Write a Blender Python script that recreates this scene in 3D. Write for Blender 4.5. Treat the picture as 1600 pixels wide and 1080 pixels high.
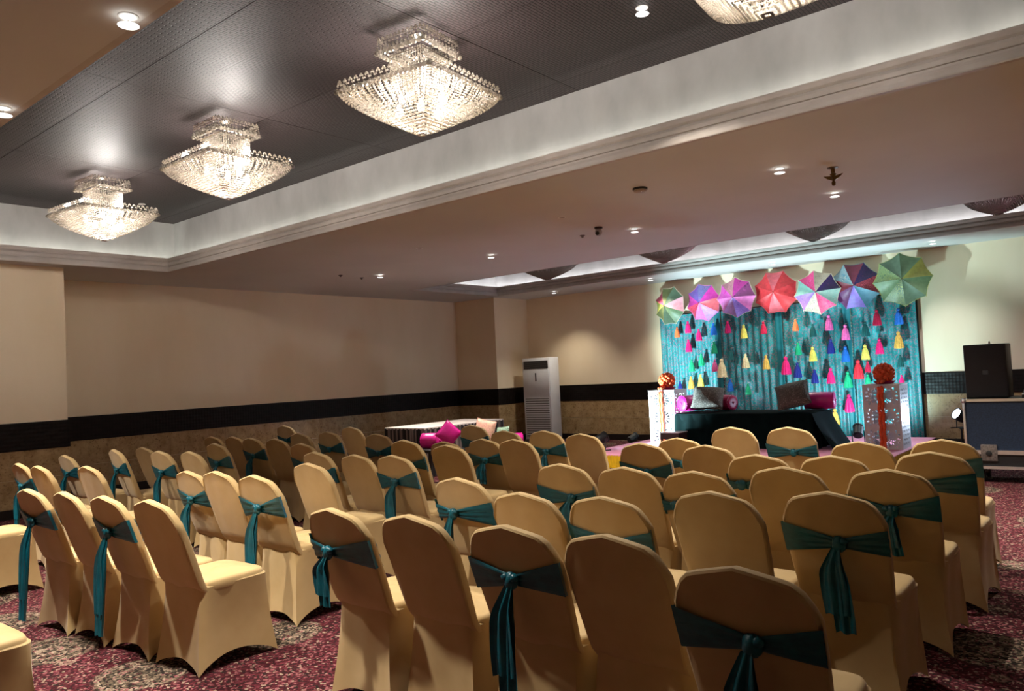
import bpy, bmesh, math, random
from mathutils import Vector, Matrix

random.seed(7)
for _o in list(bpy.data.objects):
    bpy.data.objects.remove(_o)
scene = bpy.context.scene
COL = scene.collection
PI = math.pi

# ------------------------------------------------------------------ camera
YAW, PITCH, ROLL, FPX, CAM_Z = 0.6881, 0.0369, -0.0496, 1202.06, 1.5
_fwd = Vector((-math.sin(YAW) * math.cos(PITCH), math.cos(YAW) * math.cos(PITCH), math.sin(PITCH)))
_r = Vector((math.cos(YAW), math.sin(YAW), 0))
_u = _r.cross(_fwd)
RIGHT = _r * math.cos(ROLL) + _u * math.sin(ROLL)
UP = _u * math.cos(ROLL) - _r * math.sin(ROLL)
cam_data = bpy.data.cameras.new('camera')
cam = bpy.data.objects.new('camera', cam_data)
COL.objects.link(cam)
cam_data.sensor_width = 36.0
cam_data.lens = 36.0 * FPX / 1600.0
cam_data.clip_start = 0.05
cam.matrix_world = Matrix(((RIGHT.x, UP.x, -_fwd.x, 0), (RIGHT.y, UP.y, -_fwd.y, 0),
                           (RIGHT.z, UP.z, -_fwd.z, CAM_Z), (0, 0, 0, 1)))
scene.camera = cam


def _ray(px, py):
    return _fwd * FPX + RIGHT * (px - 800) - UP * (py - 540)


def at_y(px, py, Y):
    d = _ray(px, py)
    t = Y / d.y
    return Vector((d.x * t, Y, CAM_Z + d.z * t))


def at_z(px, py, Z):
    d = _ray(px, py)
    t = (Z - CAM_Z) / d.z
    return Vector((d.x * t, d.y * t, Z))


# ------------------------------------------------------------------ world / exposure
world = bpy.data.worlds.new('world')
scene.world = world
world.use_nodes = True
world.node_tree.nodes['Background'].inputs[0].default_value = (0.02, 0.018, 0.016, 1)
world.node_tree.nodes['Background'].inputs[1].default_value = 0.0
scene.view_settings.view_transform = 'Standard'
scene.view_settings.look = 'None'
scene.view_settings.exposure = 1.9
scene.view_settings.gamma = 1.0
scene.view_settings.use_curve_mapping = False

# lamp strengths
W_DOWN = 124.0        # downlights over the room
W_WALL = 32.0        # downlights along the stage wall
W_CHAND = 27.0       # lit chandeliers
S_COVE1 = 5.2       # cove strip radiance, near tray
S_COVE2 = 9.0       # cove strip radiance, stage tray


# ------------------------------------------------------------------ materials
def srgb(r, g, b):
    def f(c):
        c /= 255.0
        return c / 12.92 if c <= 0.04045 else ((c + 0.055) / 1.055) ** 2.4
    return (f(r), f(g), f(b), 1.0)


class NT:
    def __init__(self, name):
        self.m = bpy.data.materials.new(name)
        self.m.use_nodes = True
        self.t = self.m.node_tree
        self.t.nodes.clear()
        self.out = self.t.nodes.new('ShaderNodeOutputMaterial')

    def n(self, typ, **kw):
        nd = self.t.nodes.new(typ)
        for k, v in kw.items():
            if k.startswith('i_'):
                key = k[2:].replace('_', ' ')
                nd.inputs[key].default_value = v
            else:
                setattr(nd, k, v)
        return nd

    def l(self, a, b):
        self.t.links.new(a, b)

    def ramp(self, fac, stops, interp='LINEAR'):
        r = self.n('ShaderNodeValToRGB')
        r.color_ramp.interpolation = interp
        e = r.color_ramp.elements
        while len(e) < len(stops):
            e.new(0.5)
        for i, (p, c) in enumerate(stops):
            e[i].position = p
            e[i].color = c
        self.l(fac, r.inputs[0])
        return r.outputs[0]

    def mix(self, fac, a, b, mode='MIX'):
        m = self.n('ShaderNodeMix', data_type='RGBA', blend_type=mode)
        for inp, v in ((m.inputs[0], fac), (m.inputs[6], a), (m.inputs[7], b)):
            if hasattr(v, 'links'):
                self.l(v, inp)
            else:
                inp.default_value = v
        return m.outputs[2]

    def math(self, op, a, b=None, c=None):
        m = self.n('ShaderNodeMath', operation=op)
        for i, v in enumerate((a, b, c)):
            if v is None:
                continue
            if hasattr(v, 'links'):
                self.l(v, m.inputs[i])
            else:
                m.inputs[i].default_value = v
        return m.outputs[0]

    def coords(self, kind='Object', scale=(1, 1, 1), rot=(0, 0, 0)):
        tc = self.n('ShaderNodeTexCoord')
        mp = self.n('ShaderNodeMapping')
        mp.inputs['Scale'].default_value = scale
        mp.inputs['Rotation'].default_value = rot
        self.l(tc.outputs[kind], mp.inputs[0])
        return mp.outputs[0]

    def world(self, scale=(1, 1, 1)):
        g = self.n('ShaderNodeNewGeometry')
        mp = self.n('ShaderNodeMapping')
        mp.inputs['Scale'].default_value = scale
        self.l(g.outputs['Position'], mp.inputs[0])
        return mp.outputs[0]

    def noise(self, vec, scale, detail=3.0, rough=0.55):
        nd = self.n('ShaderNodeTexNoise')
        nd.inputs['Scale'].default_value = scale
        nd.inputs['Detail'].default_value = detail
        nd.inputs['Roughness'].default_value = rough
        self.l(vec, nd.inputs['Vector'])
        return nd.outputs['Fac']

    def bsdf(self, color, rough=0.5, metal=0.0, spec=0.5, bump=None, bstr=0.2, bdist=0.01, **kw):
        b = self.n('ShaderNodeBsdfPrincipled')
        if hasattr(color, 'links'):
            self.l(color, b.inputs['Base Color'])
        else:
            b.inputs['Base Color'].default_value = color
        if hasattr(rough, 'links'):
            self.l(rough, b.inputs['Roughness'])
        else:
            b.inputs['Roughness'].default_value = rough
        b.inputs['Metallic'].default_value = metal
        b.inputs['Specular IOR Level'].default_value = spec
        for k, v in kw.items():
            b.inputs[k.replace('_', ' ')].default_value = v
        if bump is not None:
            bp = self.n('ShaderNodeBump')
            bp.inputs['Strength'].default_value = bstr
            bp.inputs['Distance'].default_value = bdist
            self.l(bump, bp.inputs['Height'])
            self.l(bp.outputs[0], b.inputs['Normal'])
        self.l(b.outputs[0], self.out.inputs[0])
        return b


def plain(name, col, rough=0.5, metal=0.0, spec=0.5, vary=0.12, vscale=8.0, **kw):
    k = NT(name)
    v = k.coords('Object')
    nz = k.noise(v, vscale, 3)
    d = tuple(c * (1 - vary) for c in col[:3]) + (1,)
    e = tuple(min(1, c * (1 + vary)) for c in col[:3]) + (1,)
    c = k.ramp(nz, [(0.3, d), (0.7, e)])
    k.bsdf(c, rough, metal, spec, **kw)
    return k.m


def emit(name, col, strength):
    k = NT(name)
    e = k.n('ShaderNodeEmission')
    e.inputs[0].default_value = col
    e.inputs[1].default_value = strength
    k.l(e.outputs[0], k.out.inputs[0])
    return k.m


M = {}


def mat_wall():
    k = NT('wall_paint')
    v = k.world((1, 1, 0.35))
    nz = k.noise(v, 1.6, 4)
    fine = k.noise(k.world((1, 1, 1)), 90, 2)
    c = k.ramp(nz, [(0.3, srgb(236, 214, 180)), (0.7, srgb(243, 223, 192))])
    k.bsdf(c, 0.55, spec=0.3, bump=fine, bstr=0.08, bdist=0.003)
    return k.m


def mat_ceiling():
    k = NT('ceiling_paint')
    nz = k.noise(k.world(), 0.8, 3)
    c = k.ramp(nz, [(0.3, srgb(202, 198, 192)), (0.7, srgb(209, 205, 199))])
    k.bsdf(c, 0.7, spec=0.2)
    return k.m


def mat_cove():
    k = NT('cove_paint')
    nz = k.noise(k.world((1, 1, 0.5)), 3.2, 4)
    c = k.ramp(nz, [(0.3, srgb(172, 170, 168)), (0.7, srgb(194, 192, 190))])
    k.bsdf(c, 0.6, spec=0.25)
    return k.m


def mat_moulding():
    k = NT('moulding_paint')
    nz = k.noise(k.world(), 5, 3)
    c = k.ramp(nz, [(0.3, srgb(184, 174, 166)), (0.7, srgb(198, 188, 180))])
    k.bsdf(c, 0.5, spec=0.3)
    return k.m


def mat_marble():
    k = NT('marble_slab')
    oi = k.n('ShaderNodeObjectInfo')
    add = k.n('ShaderNodeVectorMath', operation='ADD')
    k.l(k.world(), add.inputs[0])
    k.l(oi.outputs['Location'], add.inputs[1])
    v = add.outputs[0]
    a = k.noise(v, 7, 8, 0.65)
    b = k.noise(v, 30, 6, 0.7)
    c1 = k.ramp(a, [(0.3, srgb(146, 116, 78)), (0.5, srgb(168, 138, 98)), (0.7, srgb(186, 156, 114))])
    vein = k.ramp(b, [(0.36, srgb(112, 86, 62)), (0.46, srgb(255, 255, 255)), (1.0, srgb(255, 255, 255))])
    c = k.mix(0.55, c1, vein, 'MULTIPLY')
    k.bsdf(c, 0.22, spec=0.5)
    return k.m


def mat_band():
    k = NT('dado_band_wood')
    g = k.n('ShaderNodeNewGeometry')
    s = k.n('ShaderNodeSeparateXYZ')
    k.l(g.outputs['Position'], s.inputs[0])
    xy = k.math('ADD', s.outputs[0], s.outputs[1])
    p = k.math('ADD', k.math('MULTIPLY', xy, 62.0), k.math('MULTIPLY', s.outputs[2], 62.0))
    m = k.math('SUBTRACT', k.math('MULTIPLY', xy, 62.0), k.math('MULTIPLY', s.outputs[2], 62.0))
    lat = k.math('MULTIPLY', k.math('SINE', p), k.math('SINE', m))
    big = k.math('MULTIPLY', k.math('SINE', k.math('MULTIPLY', xy, 22.0)), k.math('SINE', k.math('MULTIPLY', s.outputs[2], 44.0)))
    h = k.math('ADD', lat, big)
    c = k.ramp(k.math('MULTIPLY_ADD', h, 0.25, 0.5), [(0.2, srgb(12, 7, 5)), (0.75, srgb(22, 13, 10))])
    k.bsdf(c, 0.45, spec=0.22, bump=h, bstr=0.3, bdist=0.004)
    return k.m


def mat_carpet():
    k = NT('carpet_print')
    v = k.world()
    vo = k.n('ShaderNodeTexVoronoi', feature='F1')
    vo.inputs['Scale'].default_value = 1.15
    vo.inputs['Randomness'].default_value = 0.3
    k.l(v, vo.inputs['Vector'])
    d = vo.outputs['Distance']
    nz = k.noise(v, 12, 3)
    d2 = k.math('MULTIPLY_ADD', nz, 0.07, d)
    rings = k.math('SINE', k.math('MULTIPLY', d2, 66.0))
    sp = k.n('ShaderNodeTexVoronoi', feature='F1')
    sp.inputs['Scale'].default_value = 78.0
    k.l(v, sp.inputs['Vector'])
    cell = k.n('ShaderNodeSeparateColor')
    k.l(sp.outputs['Color'], cell.inputs[0])
    r1 = cell.outputs[0]
    mar, deep = srgb(76, 28, 34), srgb(52, 20, 25)
    pink, cream = srgb(136, 84, 86), srgb(150, 131, 113)
    black, olive = srgb(36, 30, 26), srgb(84, 73, 60)
    field = k.ramp(r1, [(0.0, deep), (0.3, mar), (0.58, srgb(98, 42, 50)), (0.72, pink), (0.84, cream), (0.9, black)], 'CONSTANT')
    med = k.ramp(r1, [(0.0, black), (0.42, olive), (0.66, srgb(106, 90, 74)), (0.8, cream), (0.92, mar)], 'CONSTANT')
    medl = k.ramp(r1, [(0.0, black), (0.18, olive), (0.38, srgb(120, 100, 84)), (0.58, cream), (0.84, pink)], 'CONSTANT')
    rr = k.ramp(rings, [(0.45, (0, 0, 0, 1)), (0.55, (1, 1, 1, 1))])
    medm = k.mix(rr, med, medl)
    mask = k.ramp(d2, [(0.33, (1, 1, 1, 1)), (0.35, (0, 0, 0, 1))])
    c = k.mix(mask, field, medm)
    # small buds between the medallions
    vb = k.n('ShaderNodeTexVoronoi', feature='F1')
    vb.inputs['Scale'].default_value = 3.6
    k.l(v, vb.inputs['Vector'])
    bud = k.ramp(k.math('MULTIPLY_ADD', nz, 0.2, vb.outputs['Distance']), [(0.27, (1, 1, 1, 1)), (0.30, (0, 0, 0, 1))])
    c = k.mix(k.math('MULTIPLY', bud, 0.75), c, medl)
    fine = k.noise(v, 220, 2)
    k.bsdf(c, 0.95, spec=0.1, bump=fine, bstr=0.5, bdist=0.006)
    return k.m


def mat_panel():
    k = NT('woven_panel')
    g = k.n('ShaderNodeNewGeometry')
    s = k.n('ShaderNodeSeparateXYZ')
    k.l(g.outputs['Position'], s.inputs[0])
    br = k.n('ShaderNodeTexBrick')
    br.offset = 0.5
    br.inputs['Scale'].default_value = 1.0
    br.inputs['Mortar Size'].default_value = 0.006
    br.inputs['Mortar Smooth'].default_value = 0.6
    br.inputs['Brick Width'].default_value = 0.07
    br.inputs['Row Height'].default_value = 0.026
    br.inputs['Color1'].default_value = (1, 1, 1, 1)
    br.inputs['Color2'].default_value = (0.75, 0.75, 0.75, 1)
    br.inputs['Mortar'].default_value = (0, 0, 0, 1)
    mp = k.n('ShaderNodeMapping')
    mp.inputs['Rotation'].default_value = (0, 0, PI / 2)
    k.l(g.outputs['Position'], mp.inputs[0])
    k.l(mp.outputs[0], br.inputs['Vector'])
    c = k.mix(br.outputs['Color'], srgb(28, 22, 22), srgb(62, 50, 50))
    k.bsdf(c, 0.50, spec=0.36, bump=br.outputs['Color'], bstr=0.85, bdist=0.006)
    return k.m


def mat_cover():
    k = NT('cream_spandex')
    v = k.coords('Object')
    nz = k.noise(v, 5, 3)
    fine = k.noise(v, 260, 1)
    oi = k.n('ShaderNodeObjectInfo')
    c = k.ramp(nz, [(0.3, srgb(187, 156, 106)), (0.7, srgb(198, 168, 119))])
    b = k.bsdf(c, 0.62, spec=0.25, bump=fine, bstr=0.05, bdist=0.002)
    b.inputs['Sheen Weight'].default_value = 0.15
    return k.m


def mat_sash():
    k = NT('teal_satin')
    v = k.coords('Object')
    nz = k.noise(v, 14, 3)
    c = k.ramp(nz, [(0.3, srgb(0, 70, 84)), (0.7, srgb(4, 94, 108))])
    w = k.noise(k.coords('Object', (1, 1, 6)), 26, 2)
    k.bsdf(c, 0.38, spec=0.5, bump=w, bstr=0.25, bdist=0.006)
    return k.m


def mat_crystal(name, lit):
    k = NT(name)
    gl = k.n('ShaderNodeBsdfGlossy')
    gl.inputs['Roughness'].default_value = 0.08
    gl.inputs['Color'].default_value = (0.95, 0.93, 0.9, 1)
    tl = k.n('ShaderNodeBsdfTranslucent')
    tl.inputs['Color'].default_value = (0.62, 0.57, 0.50, 1)
    tr = k.n('ShaderNodeBsdfTransparent')
    tr.inputs['Color'].default_value = (0.97, 0.96, 0.95, 1)
    m1 = k.n('ShaderNodeMixShader')
    m1.inputs[0].default_value = 0.5
    k.l(tl.outputs[0], m1.inputs[1])
    k.l(gl.outputs[0], m1.inputs[2])
    m2 = k.n('ShaderNodeMixShader')
    m2.inputs[0].default_value = 0.08
    k.l(m1.outputs[0], m2.inputs[1])
    k.l(tr.outputs[0], m2.inputs[2])
    k.l(m2.outputs[0], k.out.inputs[0])
    return k.m


def mat_brocade():
    k = NT('teal_brocade')
    v = k.world((1, 1, 1))
    a = k.noise(v, 9, 4)
    vo = k.n('ShaderNodeTexVoronoi')
    vo.inputs['Scale'].default_value = 42
    k.l(k.world((1, 1, 0.8)), vo.inputs['Vector'])
    teal = k.ramp(a, [(0.3, srgb(24, 122, 126)), (0.7, srgb(46, 162, 166))])
    sp = k.ramp(vo.outputs['Distance'], [(0.33, (1, 1, 1, 1)), (0.5, (0, 0, 0, 1))])
    fac = k.math('MULTIPLY', sp, 0.7)
    c = k.mix(fac, teal, srgb(170, 118, 138))
    fine = k.noise(v, 160, 2)
    k.bsdf(c, 0.45, metal=0.08, spec=0.5, bump=fine, bstr=0.3, bdist=0.004)
    return k.m


def mat_umbrella(name, col, dots=None, rough=0.45):
    k = NT(name)
    v = k.coords('Object')
    nz = k.noise(v, 16, 4)
    d = tuple(x * 0.72 for x in col[:3]) + (1,)
    c = k.ramp(nz, [(0.3, d), (0.7, col)])
    if dots:
        vo = k.n('ShaderNodeTexVoronoi')
        vo.inputs['Scale'].default_value = 14
        k.l(v, vo.inputs['Vector'])
        s = k.math('SINE', k.math('MULTIPLY', vo.outputs['Distance'], 34.0))
        f = k.ramp(s, [(0.55, (0, 0, 0, 1)), (0.75, (1, 1, 1, 1))])
        c = k.mix(k.math('MULTIPLY', f, 0.6), c, dots)
    k.bsdf(c, rough, spec=0.4)
    return k.m


def mat_navy():
    k = NT('navy_laminate')
    v = k.coords('Object')
    nz = k.noise(v, 60, 3)
    c = k.ramp(nz, [(0.3, srgb(20, 34, 52)), (0.7, srgb(32, 50, 74))])
    k.bsdf(c, 0.5, spec=0.4, bump=nz, bstr=0.15, bdist=0.002)
    return k.m


def mat_stripe():
    k = NT('striped_table_skirt')
    g = k.n('ShaderNodeNewGeometry')
    s = k.n('ShaderNodeSeparateXYZ')
    k.l(g.outputs['Position'], s.inputs[0])
    xy = k.math('ADD', s.outputs[0], s.outputs[1])
    w = k.math('SINE', k.math('MULTIPLY', xy, 42.0))
    w2 = k.math('SINE', k.math('MULTIPLY', xy, 17.0))
    f = k.math('MULTIPLY_ADD', k.math('ADD', w, w2), 0.25, 0.5)
    c = k.ramp(f, [(0.3, srgb(20, 16, 18)), (0.45, srgb(84, 72, 70)), (0.62, srgb(124, 110, 106)), (0.8, srgb(40, 34, 34))])
    k.bsdf(c, 0.6, spec=0.3)
    return k.m


def build_materials():
    M['wall'] = mat_wall()
    M['ceiling'] = mat_ceiling()
    M['cove'] = mat_cove()
    M['moulding'] = mat_moulding()
    M['marble'] = mat_marble()
    M['band'] = mat_band()
    M['base'] = plain('baseboard_wood', srgb(24, 15, 12), 0.4)
    M['carpet'] = mat_carpet()
    M['panel'] = mat_panel()
    M['cover'] = mat_cover()
    M['sash'] = mat_sash()
    M['crystal'] = mat_crystal('clear_crystal', True)
    M['chrome'] = plain('chrome', (0.75, 0.73, 0.7, 1), 0.15, metal=1.0, vary=0.04)
    M['alu'] = plain('aluminium_trim', (0.72, 0.73, 0.76, 1), 0.32, metal=0.9, vary=0.06)
    M['bulb'] = emit('bulb_glow', (1.0, 0.90, 0.78, 1), 5.0)
    M['bulb_off'] = plain('frosted_bulb', (0.7, 0.68, 0.64, 1), 0.4)
    M['cove1'] = emit('cove_strip_glow', (0.97, 1.0, 0.90, 1), S_COVE1)
    M['cove2'] = emit('cove_strip_cool_glow', (0.93, 0.95, 1.0, 1), S_COVE2)
    M['lamp'] = emit('downlight_glow', (1.0, 0.97, 0.9, 1), 0.7)
    M['disc'] = emit('downlight_disc_glow', (1.0, 0.97, 0.92, 1), 0.9)
    M['lamp_off'] = plain('dim_lens', srgb(170, 152, 138), 0.3)
    M['white'] = plain('white_enamel', srgb(232, 230, 226), 0.4, vary=0.04)
    M['acwhite'] = plain('ac_plastic', srgb(228, 226, 226), 0.35, vary=0.03)
    M['acdark'] = plain('ac_grille_dark', srgb(38, 36, 38), 0.5)
    M['acgrey'] = plain('ac_louvre_grey', srgb(120, 112, 108), 0.5)
    M['black'] = plain('black_plastic', srgb(22, 22, 25), 0.5)
    M['blackgloss'] = plain('black_cloth_grille', srgb(17, 18, 24), 0.65, vary=0.25, vscale=120)
    M['velvet'] = plain('dark_green_velvet', srgb(4, 20, 20), 0.9, spec=0.08, vary=0.3)
    M['brocade'] = mat_brocade()
    M['teal'] = plain('plain_teal_drape', srgb(20, 112, 122), 0.5)
    M['sequin'] = plain('silver_sequin', (0.85, 0.87, 0.9, 1), 0.18, metal=1.0, vary=0.05)
    M['navy'] = mat_navy()
    M['stripe'] = mat_stripe()
    M['tabletop'] = plain('pale_table_cloth', srgb(196, 184, 178), 0.6)
    M['stagetop'] = plain('pink_stage_cloth', srgb(226, 148, 176), 0.7, vary=0.1, vscale=3)
    M['yellow'] = plain('yellow_stage_skirt', srgb(214, 168, 22), 0.5, vary=0.2)
    M['jali'] = plain('white_jali_board', srgb(206, 206, 208), 0.45, vary=0.02)
    M['marigold'] = plain('orange_marigold', srgb(240, 92, 44), 0.7, vary=0.25, vscale=60)
    M['magenta'] = plain('magenta_satin', srgb(206, 24, 136), 0.38, vary=0.15)
    M['crimson'] = plain('crimson_satin', srgb(168, 18, 76), 0.42, vary=0.15)
    k = NT('silver_brocade')
    v_ = k.coords('Object')
    vo_ = k.n('ShaderNodeTexVoronoi')
    vo_.inputs['Scale'].default_value = 30
    k.l(v_, vo_.inputs['Vector'])
    k.bsdf(k.ramp(vo_.outputs['Distance'], [(0.2, srgb(132, 124, 118)), (0.45, srgb(78, 72, 68)), (0.7, srgb(104, 96, 90))]), 0.65, spec=0.2, bump=k.noise(v_, 9, 3), bstr=0.5, bdist=0.02)
    M['silver'] = k.m
    M['silver_thread'] = plain('silver_brocade', srgb(50, 47, 46), 0.6, metal=0.0, vary=0.2, vscale=40)
    M['floral'] = mat_umbrella('floral_print', srgb(232, 190, 160), srgb(206, 52, 120))
    M['floralg'] = mat_umbrella('green_print', srgb(108, 158, 132), srgb(230, 220, 200))
    M['brass'] = plain('old_brass', srgb(110, 84, 44), 0.35, metal=0.8)
    M['brown'] = plain('dark_brown_laminate', srgb(52, 36, 34), 0.4)
    M['greytop'] = plain('pale_grey_top', srgb(170, 166, 172), 0.4)
    M['glass_lens'] = plain('par_lens', srgb(150, 180, 200), 0.1, spec=0.8)
    M['par_on'] = emit('par_lit_lens', (0.85, 0.92, 1.0, 1), 12.0)


build_materials()


# ------------------------------------------------------------------ mesh helpers
class MB:
    def __init__(self):
        self.v = []
        self.f = []

    def add(self, vs, fs):
        b = len(self.v)
        self.v += [tuple(x) for x in vs]
        self.f += [tuple(i + b for i in f) for f in fs]
        return self

    def box(self, x0, x1, y0, y1, z0, z1, bev=0.0):
        if bev <= 0:
            vs = [(x, y, z) for z in (z0, z1) for y in (y0, y1) for x in (x0, x1)]
            return self.add(vs, [(0, 2, 3, 1), (4, 5, 7, 6), (0, 1, 5, 4), (2, 6, 7, 3), (0, 4, 6, 2), (1, 3, 7, 5)])
        bm = bmesh.new()
        bmesh.ops.create_cube(bm, size=1.0)
        for v in bm.verts:
            v.co = Vector(((x0 + x1) / 2 + v.co.x * (x1 - x0), (y0 + y1) / 2 + v.co.y * (y1 - y0), (z0 + z1) / 2 + v.co.z * (z1 - z0)))
        bmesh.ops.bevel(bm, geom=list(bm.edges), offset=bev, segments=2, affect='EDGES', profile=0.5)
        return self.frombm(bm)

    def frombm(self, bm):
        bm.verts.index_update()
        self.add([v.co[:] for v in bm.verts], [[v.index for v in f.verts] for f in bm.faces])
        bm.free()
        return self

    def grid(self, rows, close_u=False, close_v=False):
        """rows: list of equal-length lists of points"""
        n, m = len(rows), len(rows[0])
        fs = []
        for i in range(n if close_v else n - 1):
            for j in range(m if close_u else m - 1):
                a, b = i, (i + 1) % n
                c, d = j, (j + 1) % m
                fs.append((a * m + c, a * m + d, b * m + d, b * m + c))
        return self.add([p for r in rows for p in r], fs)

    def lathe(self, prof, seg=16, c=(0, 0, 0), cap=True):
        rows = [[(c[0] + r * math.cos(2 * PI * k / seg), c[1] + r * math.sin(2 * PI * k / seg), c[2] + z) for k in range(seg)] for r, z in prof]
        b = len(self.v)
        self.grid(rows, close_u=True)
        if cap:
            self.f.append(tuple(b + k for k in range(seg))[::-1])
            e = b + (len(prof) - 1) * seg
            self.f.append(tuple(e + k for k in range(seg)))
        return self

    def tube(self, pts, r, seg=6, cap=True):
        pts = [Vector(p) for p in pts]
        rows = []
        for i, p in enumerate(pts):
            t = (pts[min(i + 1, len(pts) - 1)] - pts[max(i - 1, 0)]).normalized()
            a = t.cross(Vector((0, 0, 1)))
            if a.length < 1e-3:
                a = t.cross(Vector((1, 0, 0)))
            a.normalize()
            b = t.cross(a)
            rr = r[i] if isinstance(r, (list, tuple)) else r
            rows.append([tuple(p + (a * math.cos(2 * PI * k / seg) + b * math.sin(2 * PI * k / seg)) * rr) for k in range(seg)])
        b0 = len(self.v)
        self.grid(rows, close_u=True)
        if cap:
            self.f.append(tuple(b0 + k for k in range(seg)))
            e = b0 + (len(pts) - 1) * seg
            self.f.append(tuple(e + k for k in range(seg))[::-1])
        return self

    def octa(self, c, r, rz=None):
        rz = rz or r
        x, y, z = c
        return self.add([(x + r, y, z), (x, y + r, z), (x - r, y, z), (x, y - r, z), (x, y, z + rz), (x, y, z - rz)],
                        [(0, 1, 4), (1, 2, 4), (2, 3, 4), (3, 0, 4), (1, 0, 5), (2, 1, 5), (3, 2, 5), (0, 3, 5)])

    def ball(self, c, rx, ry=None, rz=None, seg=12, rings=8, fn=None):
        ry = ry or rx
        rz = rz or rx
        rows = []
        for i in range(rings + 1):
            th = PI * i / rings
            row = []
            for k in range(seg):
                ph = 2 * PI * k / seg
                s = fn(th, ph) if fn else 1.0
                row.append((c[0] + rx * s * math.sin(th) * math.cos(ph), c[1] + ry * s * math.sin(th) * math.sin(ph), c[2] + rz * s * math.cos(th)))
            rows.append(row)
        return self.grid(rows, close_u=True)

    def mesh(self, name, mat, smooth=True):
        me = bpy.data.meshes.new(name)
        me.from_pydata(self.v, [], self.f)
        me.update()
        bm = bmesh.new()
        bm.from_mesh(me)
        bmesh.ops.recalc_face_normals(bm, faces=bm.faces)
        bm.to_mesh(me)
        bm.free()
        if mat:
            me.materials.append(mat)
        if smooth:
            for p in me.polygons:
                p.use_smooth = True
            if smooth != 'all':
                try:
                    me.set_sharp_from_angle(angle=math.radians(38))
                except Exception:
                    pass
        return me

    def build(self, name, mat, parent=None, smooth=True, loc=None, kind=None):
        o = bpy.data.objects.new(name, self.mesh(name, mat, smooth))
        COL.objects.link(o)
        if parent is not None:
            o.parent = parent
        if loc is not None:
            o.location = loc
        if kind:
            o['kind'] = kind
        return o


def thing(name, label, cat, loc=(0, 0, 0), rz=0.0, group=None):
    o = bpy.data.objects.new(name, None)
    o.empty_display_size = 0.1
    COL.objects.link(o)
    o.location = loc
    o.rotation_euler = (0, 0, rz)
    return tag(o, label, cat, group)


def tag(o, label, cat, group=None):
    o['label'] = label
    o['category'] = cat
    if group:
        o['group'] = group
    return o


def inst(me, name, parent=None, loc=(0, 0, 0), rot=(0, 0, 0), scale=(1, 1, 1)):
    o = bpy.data.objects.new(name, me)
    COL.objects.link(o)
    o.parent = parent
    o.location = loc
    o.rotation_euler = rot
    o.scale = scale
    return o


def structure(o):
    o['kind'] = 'structure'
    return o


def light(name, typ, loc, energy, color, parent=None, **kw):
    d = bpy.data.lights.new(name, typ)
    d.energy = energy
    d.color = color
    for k, v in kw.items():
        setattr(d, k, v)
    o = bpy.data.objects.new(name, d)
    COL.objects.link(o)
    if parent is not None:
        o.parent = parent
    o.location = loc
    return o


def aim(o, target):
    o.rotation_euler = (Vector(target) - Vector(o.location)).to_track_quat('-Z', 'Y').to_euler()


# ------------------------------------------------------------------ the room
XL, XP, YS, YP2, XP2, YP1 = -12.16, -11.0, 13.97, 12.81, -10.99, 4.10
ZC, ZG, ZT = 3.2, 3.40, 3.955
ZB1, ZB0, ZBASE = 1.19, 0.8375, 0.12
XR, YN = 3.4, -3.2          # unseen right wall and the wall behind the camera
T1 = (-10.75, 1.9, 1.655, 5.404)    # near ceiling tray (opening)
T2 = (-10.80, 1.9, 10.12, 12.72)    # stage tray
REC = 0.19

structure(MB().box(XL - 0.2, XR + 0.2, YN - 0.2, YS + 0.2, -0.1, 0.0).build('floor', M['carpet'], smooth=False))


def wallbox(name, x0, x1, y0, y1, z0=0.0, z1=3.21):
    return structure(MB().box(x0, x1, y0, y1, z0, z1).build(name, M['wall'], smooth=False))


wall_left = wallbox('wall_left', XL - 0.15, XL, YP1 - 0.1, YP2 + 0.1)
wall_left_near = wallbox('wall_left_pier', XL - 0.15, XP, YN - 0.15, YP1)
wall_left_far = wallbox('wall_left_far_pier', XL - 0.15, XP2, YP2, YS + 0.15)
wall_stage = wallbox('wall_back', XP2 - 0.05, XR + 0.15, YS, YS + 0.15)
wall_right = wallbox('wall_right', XR, XR + 0.15, YN - 0.15, YS + 0.15)
wall_front = wallbox('wall_front', XP - 0.05, XR + 0.15, YN - 0.15, YN)

# dado: marble slabs, dark band, baseboard.  p = start, d = direction along the wall, n = outward normal
_bn = [0]


def dado(wall, side, p, d, n, length):
    p, d, n = Vector(p), Vector(d), Vector(n)

    def strip(z0, z1, a0, a1, off, name, mat, parent=None):
        mb = MB()
        vs = []
        for z in (z0, z1):
            for o in (-0.004, off):
                for a in (a0, a1):
                    q = p + d * a + n * o
                    vs.append((q.x, q.y, z))
        mb.add(vs, [(0, 2, 3, 1), (4, 5, 7, 6), (0, 1, 5, 4), (2, 6, 7, 3), (0, 4, 6, 2), (1, 3, 7, 5)])
        return mb.build(name, mat, parent, smooth=False)
    _bn[0] += 1
    structure(strip(ZB0, ZB1, 0, length, 0.018, 'trim_%d' % _bn[0], M['band']))
    structure(strip(0.0, ZBASE, 0, length, 0.022, 'baseboard_' + side, M['base']))
    k = max(1, round(length / 0.92))
    w = length / k
    for i in range(k):
        for z0, z1 in ((ZBASE, 0.47), (0.474, ZB0)):
            strip(z0, z1, i * w + 0.0015, (i + 1) * w - 0.0015, 0.010, 'marble_slab', M['marble'], wall)


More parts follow.
